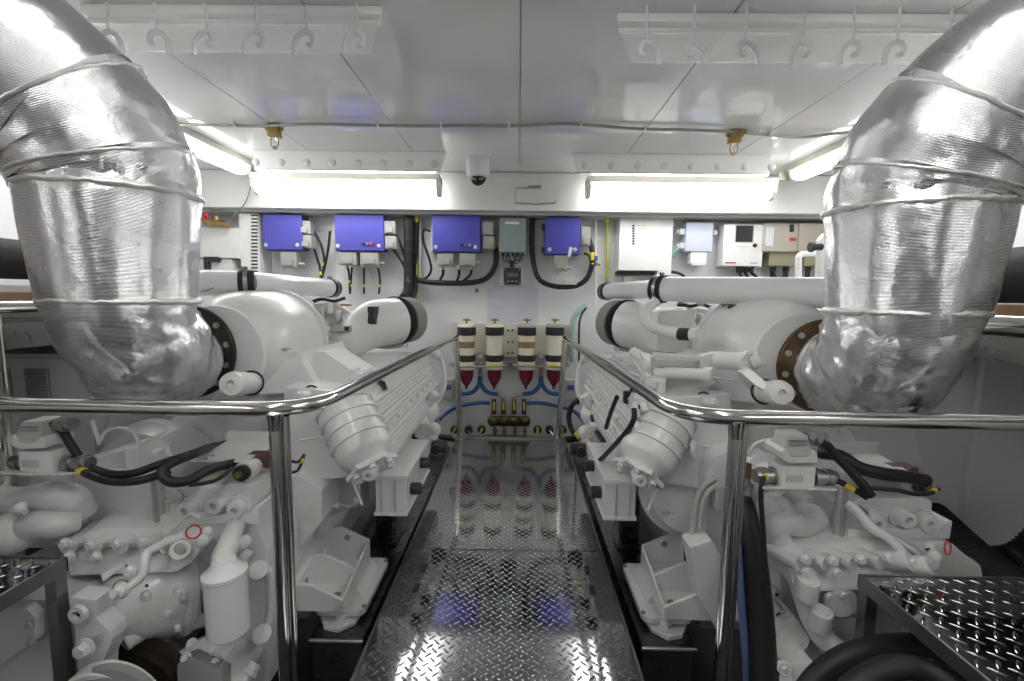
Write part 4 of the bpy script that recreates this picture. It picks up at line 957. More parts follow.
    g('filter_clamp', M().lathe(q-d*.004, d, [(0,.150),(.003,.156),(.022,.156),(.025,.150)], 44), BLACKP)
    g('air_filter', M().lathe(q+d*.02, d, [(0,.15),(.005,.150),(.135,.150),(.150,.140),(.155,.12)], 48), MESHG)
    if s < 0: g('black_clip', M().prism([P(367,306.5,2.585),P(374.5,306.5,2.585),P(373.5,315,2.575),P(375,324.5,2.585),P(367,324.5,2.585),P(368,315,2.575)], (.012,.05,0), .003), BLACKP)
    g('filter_bracket', M().tube([P(405,343,2.85),P(398,346,2.8),P(385,347,2.75),P(368,345,2.7),P(352,348,2.65)], .012, 10), MIDGREY)
    g('filter_stay', M().box(P(404,344,2.85), (.05,.05,.05), .008), WHITE)
    # outboard bank
    g('outboard_bank', M().prism([(-1.95,2.0,.45),(-1.93,2.0,.50),(-1.82,2.0,.77),(-1.52,2.0,.80),(-1.52,2.0,.40)], (0,1.3,0), .015), WHITE)
    # engine mount bracket
    for y, zt in ((1.65,.055),(1.80,.088),(1.97,.122)):
        gp = [(-1.0,zt),(-.805,zt),(-.675,zt-.062),(-.675,-.055),(-1.0,-.055)]
        g('bracket_web', M().prism([(x,y,z) for x, z in gp], (0,.016,0), .004), CAST)
    g('bracket_shelf', M().span((-1.0,1.66,-.055),(-.675,1.98,-.038), .004), CAST)
    g('bracket_back', M().prism([(-1.0,1.655,-.04),(-1.0,1.655,.055),(-1.0,1.98,.13),(-1.0,1.98,-.04)], (.145,0,0), .008), CAST)
    g('bracket_edge', M().prism([(-.685,1.66,-.005),(-.685,1.66,-.055),(-.685,1.975,-.055),(-.685,1.975,.06)], (.012,0,0), .003), CAST)
    for x, y in ((-.79,1.73),(-.73,1.73)):
        g('bracket_hole', M().lathe((x,y,-.0375), U, [(0,.016),(.0015,.016)], 18), OLIVE)
    g('bracket_hole', M().lathe((-.8545,1.73,.02), I, [(0,.013),(.0015,.013)], 18), MIDGREY)
    bl([((-.853,1.89,.045), I)], .013, m=CAST); g('web_hole', M().lathe((-.775,1.968,.075), A, [(0,.014),(.002,.014)], 18), MIDGREY)
    b = M()
    for k in range(5): b.torus((-.735,1.89,-.03+k*.008), (.05,0.1,1), .032-k*.0005, .0026, 24, 6)
    g('coil_spring', b, CAST)
    poly = []
    for cx, cy, a0 in ((-.650,2.06,0),(-.79,2.06,90),(-.79,1.75,180),(-.650,1.75,270)):
        for k in range(5): a = radians(a0+k*22.5); poly.append((cx+.035*cos(a), cy+.035*sin(a), -.125))
    g('mount_plate', M().prism(poly, (0,0,.028), .006), CAST)
    g('mount_base', M().span((-.80,1.74,-.149),(-.64,2.07,-.125), .004), CAST)
    g('rubber_block', M().prism([(-.79,1.80,-.1),(-.645,1.80,-.1),(-.69,1.82,-.058),(-.77,1.82,-.058)], (0,.22,0), .012), WHITE)
    g('mount_ear', M().prism([(-.80,1.73,-.149),(-.76,1.67,-.149),(-.70,1.655,-.149),(-.645,1.70,-.149),(-.64,1.745,-.149),(-.72,1.77,-.149)], (0,0,.018), .004), CAST)
    bl([((-.705,1.705,-.131), U)], .022, m=CAST, h=.022)
    bl([((-.625,1.745,-.097), U),((-.625,2.065,-.097), U),((-.79,1.745,-.097), U)], .007, m=MIDGREY)
    # side pipes under the bank
    g('oil_pipe', M().tube([(-.84,2.1,.36),(-.80,2.3,.34),(-.80,2.8,.34),(-.82,3.2,.38)], .022, 14), CAST)
    if s > 0:
        def h(name, mb, m=WHITE, **k): return link(name, mb, m, t, **k)
        h('vent_pipe', M().tube([P(656,301,2.3),P(648,309,2.28),P(645,318,2.26),P(652,327,2.22),P(668,332,2.18),P(682,334,2.12)], .026, 16), WHITE)
        h('black_sleeve', M().cyl(P(679,334,2.13), P(692,334.5,2.08), .030), BLACK)
        h('pipe_collar', M().cyl(P(673,333,2.155), P(680,334,2.125), .029).cyl(P(691,334.5,2.08), P(699,334.5,2.05), .032), WHITE)
        h('actuator', M().lathe(P(656,372,1.95), P(704,375,1.78)-P(656,372,1.95), [(0,.02),(.01,.028),(.05,.028),(.055,.024),(.22,.024),(.225,.032),(.26,.032),(.262,.02)], 26), WHITE)
        h('actuator_plate', M().span((P(656,362,1.92).x,1.90,P(656,366,1.92).z),(P(705,362,1.92).x,2.0,P(656,359,1.92).z), .004), GREYP)
        h('actuator_rod', M().cyl(P(712,377,1.75), P(736,380,1.70), .006), STEEL)
        h('lever_arm', M().prism([P(740,372,1.66),P(750,368,1.66),P(774,388,1.60),P(770,394,1.60),P(756,386,1.62)], (.0,.03,0), .006), WHITE)
        h('clamp_block', M().prism([P(700,356,1.84),P(716,352,1.84),P(716,384,1.84),P(703,388,1.84)], (.02,.07,0), .008), WHITE)
        b = M().cyl(P(716,360,1.83), P(745,362,1.74), .036).cyl(P(745,362,1.74), P(752,362,1.71), .044).cyl(P(752,362,1.72), P(762,358,1.70), .03)
        h('coupling_tube', b, WHITE)
        bolts(t, ringpts(P(749,362,1.70), (.3,-1,0), .034, 6), .008)
        h('slant_pipe', M().tube([P(634,352,2.4),P(648,362,2.2),P(656,371,2.1)], .028, 14), WHITE)
        h('pipe_nut', M().ball(P(651,368,2.08), .042, seg=16), WHITE)
        for x, y in ((661,382),(703,386)): p = P(x, y, 1.9); h('standoff', M().cyl(p, p-V((0,0,.07)), .02, seg=12), WHITE)
        for i, (a, b_) in enumerate(((( 634,360),(652,388)),((630,372),(656,380)),((640,352),(641,385)))):
            h('thin_line', M().tube([P(*a,2.2), P((a[0]+b_[0])/2+3,(a[1]+b_[1])/2+3,2.15), P(*b_,2.1)], .006, 8), WHITE)
        h('upper_block', M().prism([P(658,312,2.42),P(690,308,2.42),P(700,330,2.42),P(690,355,2.42),P(656,352,2.42)], (0,.25,0), .02), WHITE)
        h('flat_bracket', M().prism([P(655,353,2.05),P(708,357,1.95),P(710,364,1.95),P(655,362,2.05)], (0,.05,0), .005), WHITE)
        h('green_plug', M().box(P(701,303,2.5), (.03,.03,.03), .006), TEAL); h('black_plug', M().box(P(738,307,2.2), (.09,.03,.025), .004), BLACKP); h('black_plug', M().box(P(682,305,2.5), (.05,.03,.02), .004), BLACKP)
        # wiring on the bank
        h('harness_clip', M().box(P(627,397,1.8), (.03,.03,.05), .006).cyl(P(627,400,1.79), P(640,408,1.78), .016), BLACKP)
        h('injector_cluster', M().box(P(636,402,1.8), (.08,.06,.05), .014).cyl(P(632,394,1.8), P(636,418,1.76), .018).cyl(P(640,396,1.8), P(645,412,1.76), .016).ball(P(632,398,1.8), .022), WHITE)
        h('cord_bundle', M().torus(P(694,451,1.75), (.9,-.4,0), .035, .005).torus(P(693,450,1.75), (.9,-.5,.1), .038, .005).tube([P(690,424,1.75),P(691,438,1.75)], .006, 8), WHITE)
        h('bent_tube', M().tube([P(715,478,1.7),P(704,486,1.7),P(697,500,1.7),P(693,525,1.7),P(691,545,1.7)], .012, 12), GREYP)
        h('bent_tube', M().tube([P(719,484,1.68),P(708,492,1.68),P(702,508,1.68),P(700,530,1.68)], .010, 12), GREYP)
        h('black_drain_hose', M().tube([P(672,450,2.0),P(680,490,1.95),P(690,535,1.9),P(692,560,1.88)], .034, 14), BLACK)
    else:
        def h(name, mb, m=WHITE, **k): return link(name, mb, m, t, **k)
        h('rear_hose', M().tube([P(336,448,1.95),P(340,470,1.92),P(352,475,1.95)], .02, 12), BLACK)
        h('stop_wire', M().tube([P(288,460,1.5),P(298,462,1.52),P(304,455,1.55),P(298,470,1.55),P(288,473,1.5)], .005, 8), BLACK)
        h('yellow_band', M().cyl(P(300,459,1.53), P(303,462,1.54), .009), YELLOW)
    return t
engine(-1); engine(1)
cable('bank_cable', 'black cable from the right engine bank down to the black round connector', [P(634,409,1.74),P(634,418,1.72),P(628,430,1.75),P(612,448,1.9),P(600,460,2.1),P(590,468,2.3)], .011)
cable('bank_cable', 'short black rod like cable on the side of the right engine bank', [P(617,397,1.9),P(611,412,2.0),P(606,428,2.1)], .010)
cable('black_strap_hose', 'black curved strap below the far end of the right engine bank', [P(592,416,2.6),P(597,432,2.5),P(606,445,2.4)], .014)
# ================================================================== GEARBOXES
DX = 2.39
def gearbox(s):
    w = 'left' if s < 0 else 'right'
    o = V((0,0,0)) if s < 0 else V((DX,0,0))
    t = thing('marine_gearbox', 'white painted marine gearbox behind the cross rail on the %s' % w, 'gearbox', V((-1.24,1.6,-.3))+o, 'pair of gearboxes')
    L = lambda x, y, Y: P(x, y, Y)
    R = lambda x, y, Y: P(x, y, Y)-V((DX,0,0))
    on = [0]          # which engine the next features are seen on: 0 both, -1 left only, 1 right only
    adj = V((0,0,0))
    def g(name, mb, m=WHITE, par=None, **k):
        if on[0] and on[0] != s: return None
        mb.v = [p+o+adj for p in mb.v]; return link(name, mb, m, par or t, **k)
    def bl(l, r=.011, **k):
        if not on[0] or on[0] == s: bolts(t, [(V(p)+o, V(n)) for p, n in l], r, **k)
    U = V((0,0,1)); A = V((0,-1,0)); I = V((1,0,0))
    # main casing
    c0, c1 = L(72,520,1.62), L(300,600,1.62)
    g('main_casing', M().span((-1.50,1.66,-.12),(-.90,1.92,.46), .035), CAST)
    # upper plug housing
    a = [L(163,493,1.52),L(182,487,1.52),L(240,483,1.52),L(252,488,1.52),L(252,517,1.52),L(163,518,1.52)]
    g('upper_housing', M().prism(a, (0,.38,0), .018), CAST)
    g('ledge', M().prism([L(160,515,1.49),L(247,515,1.49),L(254,507,1.49),L(259,507,1.49),L(259,525,1.49),L(160,524,1.49)], (0,.40,0), .006), CAST)
    g('face_plate', M().prism([L(190,522,1.50),L(257,522,1.50),L(268,552,1.50),L(270,600,1.50),L(266,690,1.50),L(236,690,1.50),L(236,575,1.50),L(190,560,1.50)], (0,.22,0), .012), CAST)
    for x, y in ((192,506),(220,501.5),(241,506)):
        p = L(x, y, 1.52); bx = M().lathe(p+V((0,.02,0)), A, [(0,.040),(.030,.040),(.032,.032),(.055,.031),(.060,.027),(.060,.013),(.045,.012)], 30)
        pl = g('plug', bx, WHITE); g('plug_socket', M().lathe(p+V((0,-.026,0)), A, [(0,.0115),(.004,.0112)], 6), GREYP, pl)
    for x in (175,207,231): g('boss', M().span(L(x-10,516,1.515), L(x+10,488,1.60), .012), CAST)
    # boss column right of plugs (R view shows the same)
    # flat shelf plate on top
    zs = L(191,463,1.55).z+.004
    fz = lambda p: V((p.x, p.y, zs))
    c1, c2, c3, c4 = fz(L(191,463,1.55)), fz(L(242,464,1.55)), fz(L(282,441,1.76)), fz(L(226,441,1.76))
    g('shelf_plate', M().prism([c1, c2, c3, c4], (0,0,.006), .002), WHITE)
    g('shelf_back', M().prism([c4, c4+V((0,0,.040)), c4+V((.012,0,.050)), c3+V((0,0,.050)), c3], (0,.006,0), .002), WHITE)
    bl([(L(213,456,1.5), U),(L(206,459,1.46), U)], .004, m=MIDGREY)
    # solenoid with brass nose
    p, q = L(262,462,1.66), L(240,474,1.52); ax = (q-p).normalized(); Lg = (q-p).length
    g('solenoid', M().lathe(p, ax, [(0,.03),(Lg*.55,.032),(Lg*.57,.036),(Lg*.85,.036),(Lg*.87,.03)], 26), WHITE)
    g('solenoid_nose', M().lathe(p+ax*Lg*.87, ax, [(0,.029),(.015,.029),(.02,.02)], 22), BLACKP); g('brass_tip', M().lathe(p+ax*(Lg*.87+.018), ax, [(0,.012),(.02,.011)], 14), BRASS)
    g('brown_base', M().box(L(262,459,1.64), (.10,.06,.05), .008), mat('dull_maroon', (.12,.05,.06), .5))
    # valve block with sloping ribs
    a = [(-1.46,1.42,.32),(-1.02,1.42,.32),(-.98,1.62,.44),(-1.50,1.62,.44)]
    v0 = [L(88,528,1.52),L(163,520,1.52),L(190,528,1.50),L(188,560,1.44),L(150,572,1.42),L(70,572,1.42),L(66,548,1.46)]
    g('valve_block', M().prism([L(66,550,1.40),L(84,532,1.46),L(172,528,1.46),L(196,534,1.46),L(196,560,1.40),L(176,574,1.38),L(66,578,1.38)], (0,.30,.06), .018), CAST)
    g('valve_cover', M().loft([[L(70,547,1.41),L(160,547,1.41),L(166,528,1.60),L(100,524,1.60)],[L(74,543,1.40),L(158,543,1.40),L(162,522,1.60),L(104,519,1.60)]]), CAST)
    b = M()
    for k, x in enumerate((66,92,118,144)): b.cyl(L(x+2,548,1.385), L(x+30,526,1.56), .022, seg=18)
    g('valve_bore', b, CAST)
    bl([(L(x, y, 1.372), A) for x, y in ((66,543),(92,544.5),(118,543),(144,541),(70,556),(97,556))], .014, m=CAST)
    g('oval_boss', M().cyl(L(170,545,1.38), L(170,545,1.46), .030).cyl(L(180,550,1.36), L(180,550,1.46), .030), CAST)
    bl([(L(170,545,1.378), A)], .013, m=CAST)
    g('square_plug', M().lathe(L(180.5,548.5,1.357), A, [(0,.020),(.006,.019),(.008,.010)], 8), GREYP)
    g('small_stud', M().ball(L(207,532,1.42), .018, seg=12), CAST); g('small_stud', M().ball(L(203,541,1.40), .022, seg=12), CAST)
    g('red_ring', M().torus(L(193.5,532,1.36), (.5,-1,.2), .020, .0028), RED)
    g('dark_vent_mark', M().box(L(131,522.5,1.58), (.05,.01,.006), .001), MIDGREY)
    on[0] = -1
    # domed clutch housing running to lower left
    ca, cb = L(184,588,1.52), L(98,612,1.34)
    ax = (cb-ca).normalized()
    g('clutch_housing', M().lathe(ca, ax, [(-.06,.145),(-.01,.150),(0,.158),(.02,.158),(.03,.145),(.07,.142),(.085,.132),(.13,.126),(.15,.112),(.21,.092),(.24,.07)], 48), CAST)
    u_ = ax.cross(U).normalized(); v_ = ax.cross(u_)
    for a0, rr, d in ((.3,.152,.04),(1.1,.152,.04),(1.9,.152,.04),(2.7,.152,.04),(3.4,.152,.04),(4.2,.152,.04),(5.0,.152,.04),(5.7,.152,.04)):
        n_ = (u_*cos(a0)+v_*sin(a0)); bl([(ca+ax*d+n_*.148, ax)], .013, m=CAST)
    g('casing_flat', M().prism([L(104,572,1.30),L(122,562,1.33),L(125,566,1.33),L(106,580,1.30)], (0,-.012,0), .003), CAST)
    bl([(L(131,571,1.26), (0,-1,.2)),(L(147,595.5,1.30), (0,-1,.1)),(L(179,592.5,1.36), (.1,-1,.1)),(L(170,612,1.38), A),(L(123,588,1.24), A)], .014, m=CAST)
    g('socket_boss', M().lathe(L(160,618,1.42), (-.5,-1,-.2), [(0,.030),(.10,.030),(.105,.026),(.105,.015),(.09,.014)], 24), CAST)
    bl([(L(127,566,1.28),A),(L(147,585.5,1.30),A)], .004, m=BLACKP)
    g('web_wing', M().prism([L(116,622,1.36),L(150,603,1.36),L(150,610,1.36),L(128,624,1.36)], (0,.05,0), .004), CAST)
    on[0] = -1
    # slim J tube
    g('oil_line', M().tube([L(184,535,1.40),L(172,540,1.38),L(160,545,1.34),L(148,552,1.30),L(145,560,1.28),L(144,572,1.27),L(138,580,1.26),L(130,586,1.25)], .0125, 14), WHITE)
    g('banjo', M().lathe(L(123,590,1.24), (0,-1,.3), [(0,.020),(.018,.020),(.022,.013),(.034,.012)], 18), WHITE); g('banjo_ring', M().torus(L(121,589,1.25), (0,-1,.3), .026, .0018), OLIVE)
    # slim line above left running to shelf
    g('upper_line', M().tube([L(200,518,1.45),L(190,514,1.45),L(178,524,1.45),L(165,535,1.43)], .006, 10), WHITE)
    # oil filter
    fb = L(229,630,1.30); ft = L(225,574,1.30); ax3 = (ft-fb).normalized(); ln = (ft-fb).length
    f = g('oil_filter', M().lathe(fb, ax3, [(-.012,.040),(-.006,.055),(0,.060),(ln*.98,.060),(ln,.063),(ln+.010,.063),(ln+.014,.055),(ln+.03,.040),(ln+.045,.032)], 40), PIPEW, label='white spin-on oil filter canister')
    g('filter_head', M().tube([L(225,570,1.31),L(224,556,1.33),L(229,545,1.36),L(233,533,1.42),L(236,526,1.50)], [.034,.034,.033,.030,.030], 20), CAST)
    g('head_stub', M().cyl(L(236,545,1.40), L(247,541,1.44), .022).hexn(L(240,543,1.38), A, .016, .016).cyl(L(241,556,1.42), L(249,560,1.42), .028), CAST)
    g('dark_plug', M().cyl(L(243,557,1.44), L(249,561,1.44), .032), GREYP)
    g('blue_coil', M().cyl(L(208,588,1.42), L(208,610,1.42), .02), mat('navy_plastic', (.02,.02,.10), .4))
    # side tube right of filter and bosses
    g('side_tube', M().tube([L(257,569,1.45),L(268,571,1.45),L(270,590,1.45),L(269,620,1.45),L(262,634,1.45)], .014, 12), CAST)
    g('side_boss', M().cyl(L(258,570,1.40), L(258,570,1.5), .030), CAST); g('side_boss', M().cyl(L(262,634,1.40), L(262,634,1.5), .030), CAST)
    # output flange / coupling at bottom
    oc = L(125,702,1.32)
    g('coupling_collar', M().lathe(oc+V((0,.06,0)), A, [(0,.19),(.02,.19),(.03,.165),(.05,.165)], 48), mat('rusty_collar', (.035,.025,.018), .5, var=.6, vscale=30))
    g('coupling_ring', M().lathe(L(118,706,1.22), A, [(0,.150),(.006,.156),(.05,.156),(.056,.150),(.056,.138),(.02,.138)], 48), WHITE)
    g('coupling_face', M().lathe(L(118,706,1.19), A, [(0,.138),(.02,.134),(.03,.10),(.05,.06)], 40), MIDGREY)
    # sump cover lower right
    a = [L(176,652,1.40),L(205,636,1.48),L(244,642,1.48),L(250,660,1.42),L(228,700,1.30),L(180,700,1.30)]
    g('sump_cover', M().prism(a, (0,.10,-.03), .012), CAST)
    g('sump_plate', M().prism([L(176,662,1.36),L(188,656,1.37),L(222,672,1.33),L(222,710,1.28),L(176,710,1.28)], (0,.05,-.01), .01), MIDGREY)
    bl([(L(x, y, 1.37), (0,-.8,.6)) for x, y in ((186,658),(214,664),(223,672),(192,644),(214,649))], .013, m=CAST)
    g('hex_cap', M().prism([L(225,646,1.40),L(233,642,1.42),L(237,646,1.42),L(231,653,1.39)], (0,-.03,.0), .003), CAST)
    g('drain_pipe', M().lathe(L(255,664,1.42), (-.35,-1,-.55), [(0,.024),(.02,.024),(.022,.030),(.035,.030),(.037,.022),(.06,.022),(.062,.028),(.08,.028),(.082,.022),(.2,.022)], 24), CAST)
    # lower left trolling casing
    a = [L(-60,600,1.30),L(18,597,1.30),L(60,602,1.30),L(80,612,1.30),L(82,700,1.24),L(-60,740,1.24)]
    g('trolling_housing', M().prism(a, (0,.42,0), .03), CAST)
    g('housing_flange', M().prism([L(70,597,1.24),L(96,600,1.24),L(96,618,1.24),L(110,632,1.24),L(112,640,1.24),L(102,664,1.24),L(101,685,1.24),L(80,690,1.24)], (0,.06,0), .006), CAST)
    g('cover_plate', M().prism([L(-50,612,1.215),L(26,608,1.215),L(36,618,1.215),L(36,640,1.215),L(0,666,1.215),L(-50,690,1.215)], (0,.03,0), .005), WHITE)
    bl([(L(x, y, 1.212), A) for x, y in ((31,624),(32,641))], .010, m=GREYP)
    p = L(80,613,1.232); g('eye_boss', M().lathe(p, A, [(0,.028),(.012,.026),(.012,.013),(.0,.012)], 24), CAST)
    bl([(L(86,647,1.232), A)], .022, m=CAST, h=.024)
    g('slot_gap', M().prism([L(94,636,1.232),L(101,633,1.232),L(101,643,1.232),L(95,646,1.232)], (0,.01,0), .001), GREYP)
    on[0] = -1
    # water pump scroll on the outboard side
    b = M().lathe(L(62,500,1.62), (-.35,-1,0), [(0,.135),(.02,.14),(.03,.14),(.045,.125),(.06,.10)], 44)
    g('pump_flange', b, CAST)
    b = M().tube([L(84,512,1.50),L(70,498,1.46),L(45,496,1.45),L(18,500,1.46),L(-16,497,1.48)], [.040,.048,.046,.044,.044], 28).tube([L(78,520,1.46),L(58,524,1.42),L(35,524,1.42),L(18,530,1.44),L(-10,534,1.46)], [.036,.044,.046,.052,.056], 28)
    b.ball(L(14,532,1.42), .070, seg=24)
    g('pump_scroll', b, CAST)
    b = M().cyl(L(22,504,1.38), L(18,514,1.38), .014).cyl(L(12,510,1.38), L(26,512,1.38), .011).ball(L(20,508,1.37), .018, seg=12)
    g('tap', b, CAST)
    bl([(p_, n_) for p_, n_ in ringpts(L(66,500,1.585), (-.35,-1,0), .125, 8, .3)], .010, m=CAST)
    on[0] = 0
    # heat exchanger behind
    a0, a1 = L(40,470,1.95), L(130,456,2.05)
    on[0] = -1
    g('sloping_housing', M().loft([[L(48,472,1.60),L(132,448,1.60),L(132,448,1.60)+V((0,.3,0)),L(48,472,1.60)+V((0,.3,0))],[L(70,492,1.56),L(150,478,1.56),L(150,478,1.56)+V((0,.38,0)),L(70,492,1.56)+V((0,.38,0))],[L(100,532,1.56),L(165,520,1.56),L(165,520,1.56)+V((0,.38,0)),L(100,532,1.56)+V((0,.38,0))]]), CAST)
    on[0] = 0
    g('round_hub', M().lathe(L(155,462,1.72), (.1,-1,.1), [(0,.10),(.03,.10),(.04,.085),(.08,.08),(.10,.055),(.12,.05)], 8), CAST)
    g('back_drum', M().lathe(L(160,470,1.95), (0,-1,0), [(0,.24),(.05,.24),(.06,.22),(.10,.20),(.12,.10)], 40), CAST)
    g('grey_column', M().cyl(L(132,447,1.56), L(134,474,1.56), .024), WHITE)
    b = M()
    lp = [L(101,440,1.6),L(105,432,1.6),L(118,428,1.6),L(131,431,1.6),L(137,440,1.6),L(136,447,1.6)]
    g('lifting_loop', M().tube(lp, .006, 10).tube([L(92,421,1.62),L(95,430,1.61),L(99,441,1.6),L(100,444,1.6)], .007, 10), WHITE)
    g('thin_rod', M().tube([L(140,446,1.5),L(165,432,1.6)], .004, 8), GREYP)
    g('wire_clip', M().tube([L(161,500,1.48),L(168,492,1.50),L(176,489,1.52),L(183,494,1.52),L(181,500,1.50),L(163,502,1.48)], .0035, 8), GREYP)
    g('cup', M().prism([L(165,487,1.5),L(178,482,1.5),L(184,489,1.5),L(168,492,1.5)], (0,.03,0), .003), CAST)
    on[0] = 1
    # fat suction pipe with hex couplings (seen on the right engine)
    g('suction_pipe', M().tube([R(783,545,1.50),R(792,556,1.47),R(800,580,1.44),R(806,600,1.42),R(816,626,1.40),R(834,648,1.38),R(862,662,1.36),R(890,668,1.34)], .036, 24), CAST)
    for x, y in ((807,586),(820,617)):
        p = R(x, y+2, 1.37); g('pipe_coupling', M().lathe(p, (0,-.15,1), [(-.035,.030),(-.03,.034),(.03,.034),(.034,.031),(.034,.024),(.040,.022),(.040,.012)], 20), WHITE)
    g('cover_disc', M().lathe(R(835,597,1.42), A, [(0,.052),(.03,.052),(.035,.046),(.037,.044)], 30), CAST)
    bl([(R(829,596,1.383), A),(R(843,594,1.383), A)], .010, m=CAST)
    for x, y, r in ((778,614,.020),(788,628,.016),(796,623,.018),(776,594,.014),(837,628,.014),(831,625,.012),(812,609,.01)):
        p = R(x, y, 1.50); g('socket_boss', M().lathe(p+V((0,.06,0)), A, [(0,r*1.25),(.06,r*1.25),(.066,r*1.05),(.066,r*.55),(.05,r*.5)], 20), CAST)
        g('socket_hole', M().lathe(p+V((0,-.001,0)), A, [(0,r*.5),(.003,r*.5)], 14), BLACKP)
    b = M()
    for y, r in ((505,.052),(514,.046),(526,.044),(540,.046)): pass
    b.tube([R(768,512,1.56),R(778,508,1.54),R(792,516,1.54),R(806,512,1.56)], [.052,.046,.040,.040], 24).tube([R(776,545,1.52),R(776,528,1.50),R(786,522,1.50),R(802,524,1.52),R(815,516,1.56)], [.05,.046,.042,.044,.046], 24)
    g('water_elbow', b, CAST)
    g('elbow_collar', M().lathe(R(765,510,1.56), (1,0,.05), [(0,.058),(.01,.062),(.02,.055),(.03,.062),(.04,.055),(.05,.062),(.06,.05)], 26), WHITE)
    g('lower_casing', M().prism([R(780,560,1.56),R(850,556,1.56),R(850,700,1.56),R(775,700,1.56)], (0,.2,0), .03), CAST)
    g('end_casting', M().prism([R(900,546,1.47),R(955,544,1.47),R(968,556,1.47),R(984,566,1.47),R(986,582,1.47),R(980,620,1.47),R(900,620,1.47)], (0,.22,0), .02), CAST)
    g('rounded_cover', M().prism([R(706,505,1.72),R(706,475,1.72),R(713,458,1.72),R(732,449,1.72),R(760,452,1.72),R(776,470,1.72),R(778,500,1.72),R(752,512,1.72),R(742,560,1.72),R(706,560,1.72)], (0,.2,0), .03), CAST)
    g('cover_step', M().prism([R(716,487,1.66),R(730,487,1.66),R(736,510,1.66),R(716,512,1.66)], (0,.06,0), .006), GREYP)
    g('inner_flange', M().prism([R(690,548,1.62),R(712,540,1.62),R(724,560,1.62),R(728,600,1.62),R(722,640,1.62),R(700,600,1.62)], (0,.1,0), .01), CAST)
    g('foot_casting', M().prism([R(778,632,1.44),R(796,616,1.46),R(812,640,1.42),R(808,650,1.40),R(786,660,1.40)], (0,.14,0), .012), CAST)
    g('bottom_cap', M().prism([R(784,664,1.34),R(812,660,1.34),R(835,690,1.30),R(784,700,1.30)], (0,.16,0), .012).cyl(R(784,668,1.31), R(784,668,1.38), .022).cyl(R(786,680,1.30), R(786,680,1.36), .02), WHITE)
    bl([(R(784,668,1.31), A),(R(795,655,1.38), A)], .012, m=CAST)
    g('right_drum', M().lathe(R(842,640,1.50), (.2,-1,0), [(0,.10),(.02,.10),(.03,.08)], 30), CAST)
    # slim sloping tubes seen on the right engine
    g('sloping_tube', M().tube([R(846,502,1.50),R(858,512,1.48),R(872,528,1.45),R(888,538,1.43),R(905,556,1.41),R(918,574,1.40)], .016, 14), WHITE)
    g('sloping_tube', M().tube([R(862,525,1.47),R(880,532,1.46),R(905,545,1.44),R(925,562,1.43),R(938,580,1.42)], .009, 12), WHITE)
    g('end_plug', M().cyl(R(922,548,1.46), R(936,560,1.42), .024), CAST)
    g('black_nick', M().tube([R(926,550,1.41),R(932,548,1.41),R(937,556,1.41)], .0035, 8), BLACK)
    g('curved_bonnet', M().lathe(R(800,516,1.85), (0,-1,0), [(0,.26),(.1,.25),(.16,.20),(.18,.12)], 40), WHITE)
    on[0] = 0
    if s < 0: adj.x = -.05
    # instrument junction box with clips and grey connector, plate and strut
    g('tray_plate', M().prism([R(762,489,1.34),R(837,491,1.34),R(832,484,1.50),R(766,483,1.50)], (0,0,.006), .002), WHITE)
    jb = R(790,478,1.42)
    a, b_ = R(776,489,1.40), R(813,464,1.40)
    g('junction_box', M().span((a.x,1.38,a.z),(b_.x,1.46,b_.z), .010), WHITE, label='white junction box')
    a, b_ = R(786,482,1.378), R(803,475.5,1.378)
    g('box_label', M().span((a.x,1.376,a.z),(b_.x,1.381,b_.z), 0), GREYP)
    g('clip_tray', M().prism([R(781,452,1.37),R(786,449,1.37),R(792,457,1.37),R(808,457,1.37),R(816,451,1.37),R(818,456,1.37),R(817,463,1.37),R(790,464,1.37),R(783,460,1.37)], (0,.10,0), .004), WHITE)
    g('grey_connector', M().prism([R(787,435,1.39),R(808,435,1.39),R(814,457,1.37),R(783,457,1.37)], (0,.07,0), .006), GREYP, label='grey trapezoid connector')
    b = M()
    for k in range(4): b.span(R(790-k*.8,441+k*4.2,1.378), R(806+k*1.2,440+k*4.2,1.384), .0)
    g('connector_groove', b, MIDGREY)
    g('upper_gland', M().lathe(R(806,438,1.42), (1,0,0), [(0,.018),(.02,.018),(.021,.023),(.04,.023),(.041,.018),(.05,.018),(.051,.021),(.06,.021)], 20), STEEL)
    g('side_gland', M().lathe(R(812,477,1.42), (1,0,0), [(0,.03),(.02,.03),(.021,.024),(.04,.024),(.041,.028),(.06,.028),(.061,.022),(.075,.022)], 22), STEEL)
    g('side_gland', M().lathe(R(778,476,1.42), (-1,0,0), [(0,.03),(.02,.03),(.021,.024),(.04,.024),(.041,.028),(.06,.028),(.061,.022),(.075,.022)], 22), STEEL)
    adj.x = 0
    a, b_ = R(834,545,1.50), R(850,488,1.50)
    g('support_strut', M().span((a.x,1.50,a.z),(b_.x,1.52,b_.z), .004).span((a.x+.02,1.492,a.z),(a.x+.026,1.5,b_.z), 0).span((b_.x-.02,1.492,a.z),(b_.x-.014,1.5,b_.z), 0), GREYP)
    g('side_wall_casting', M().prism([L(284,486,1.74),L(296,474,1.74),L(322,490,1.74),L(322,522,1.74),L(304,545,1.74),L(284,560,1.74)], (0,.2,0), .015), CAST)
    return t
gearbox(-1); gearbox(1)
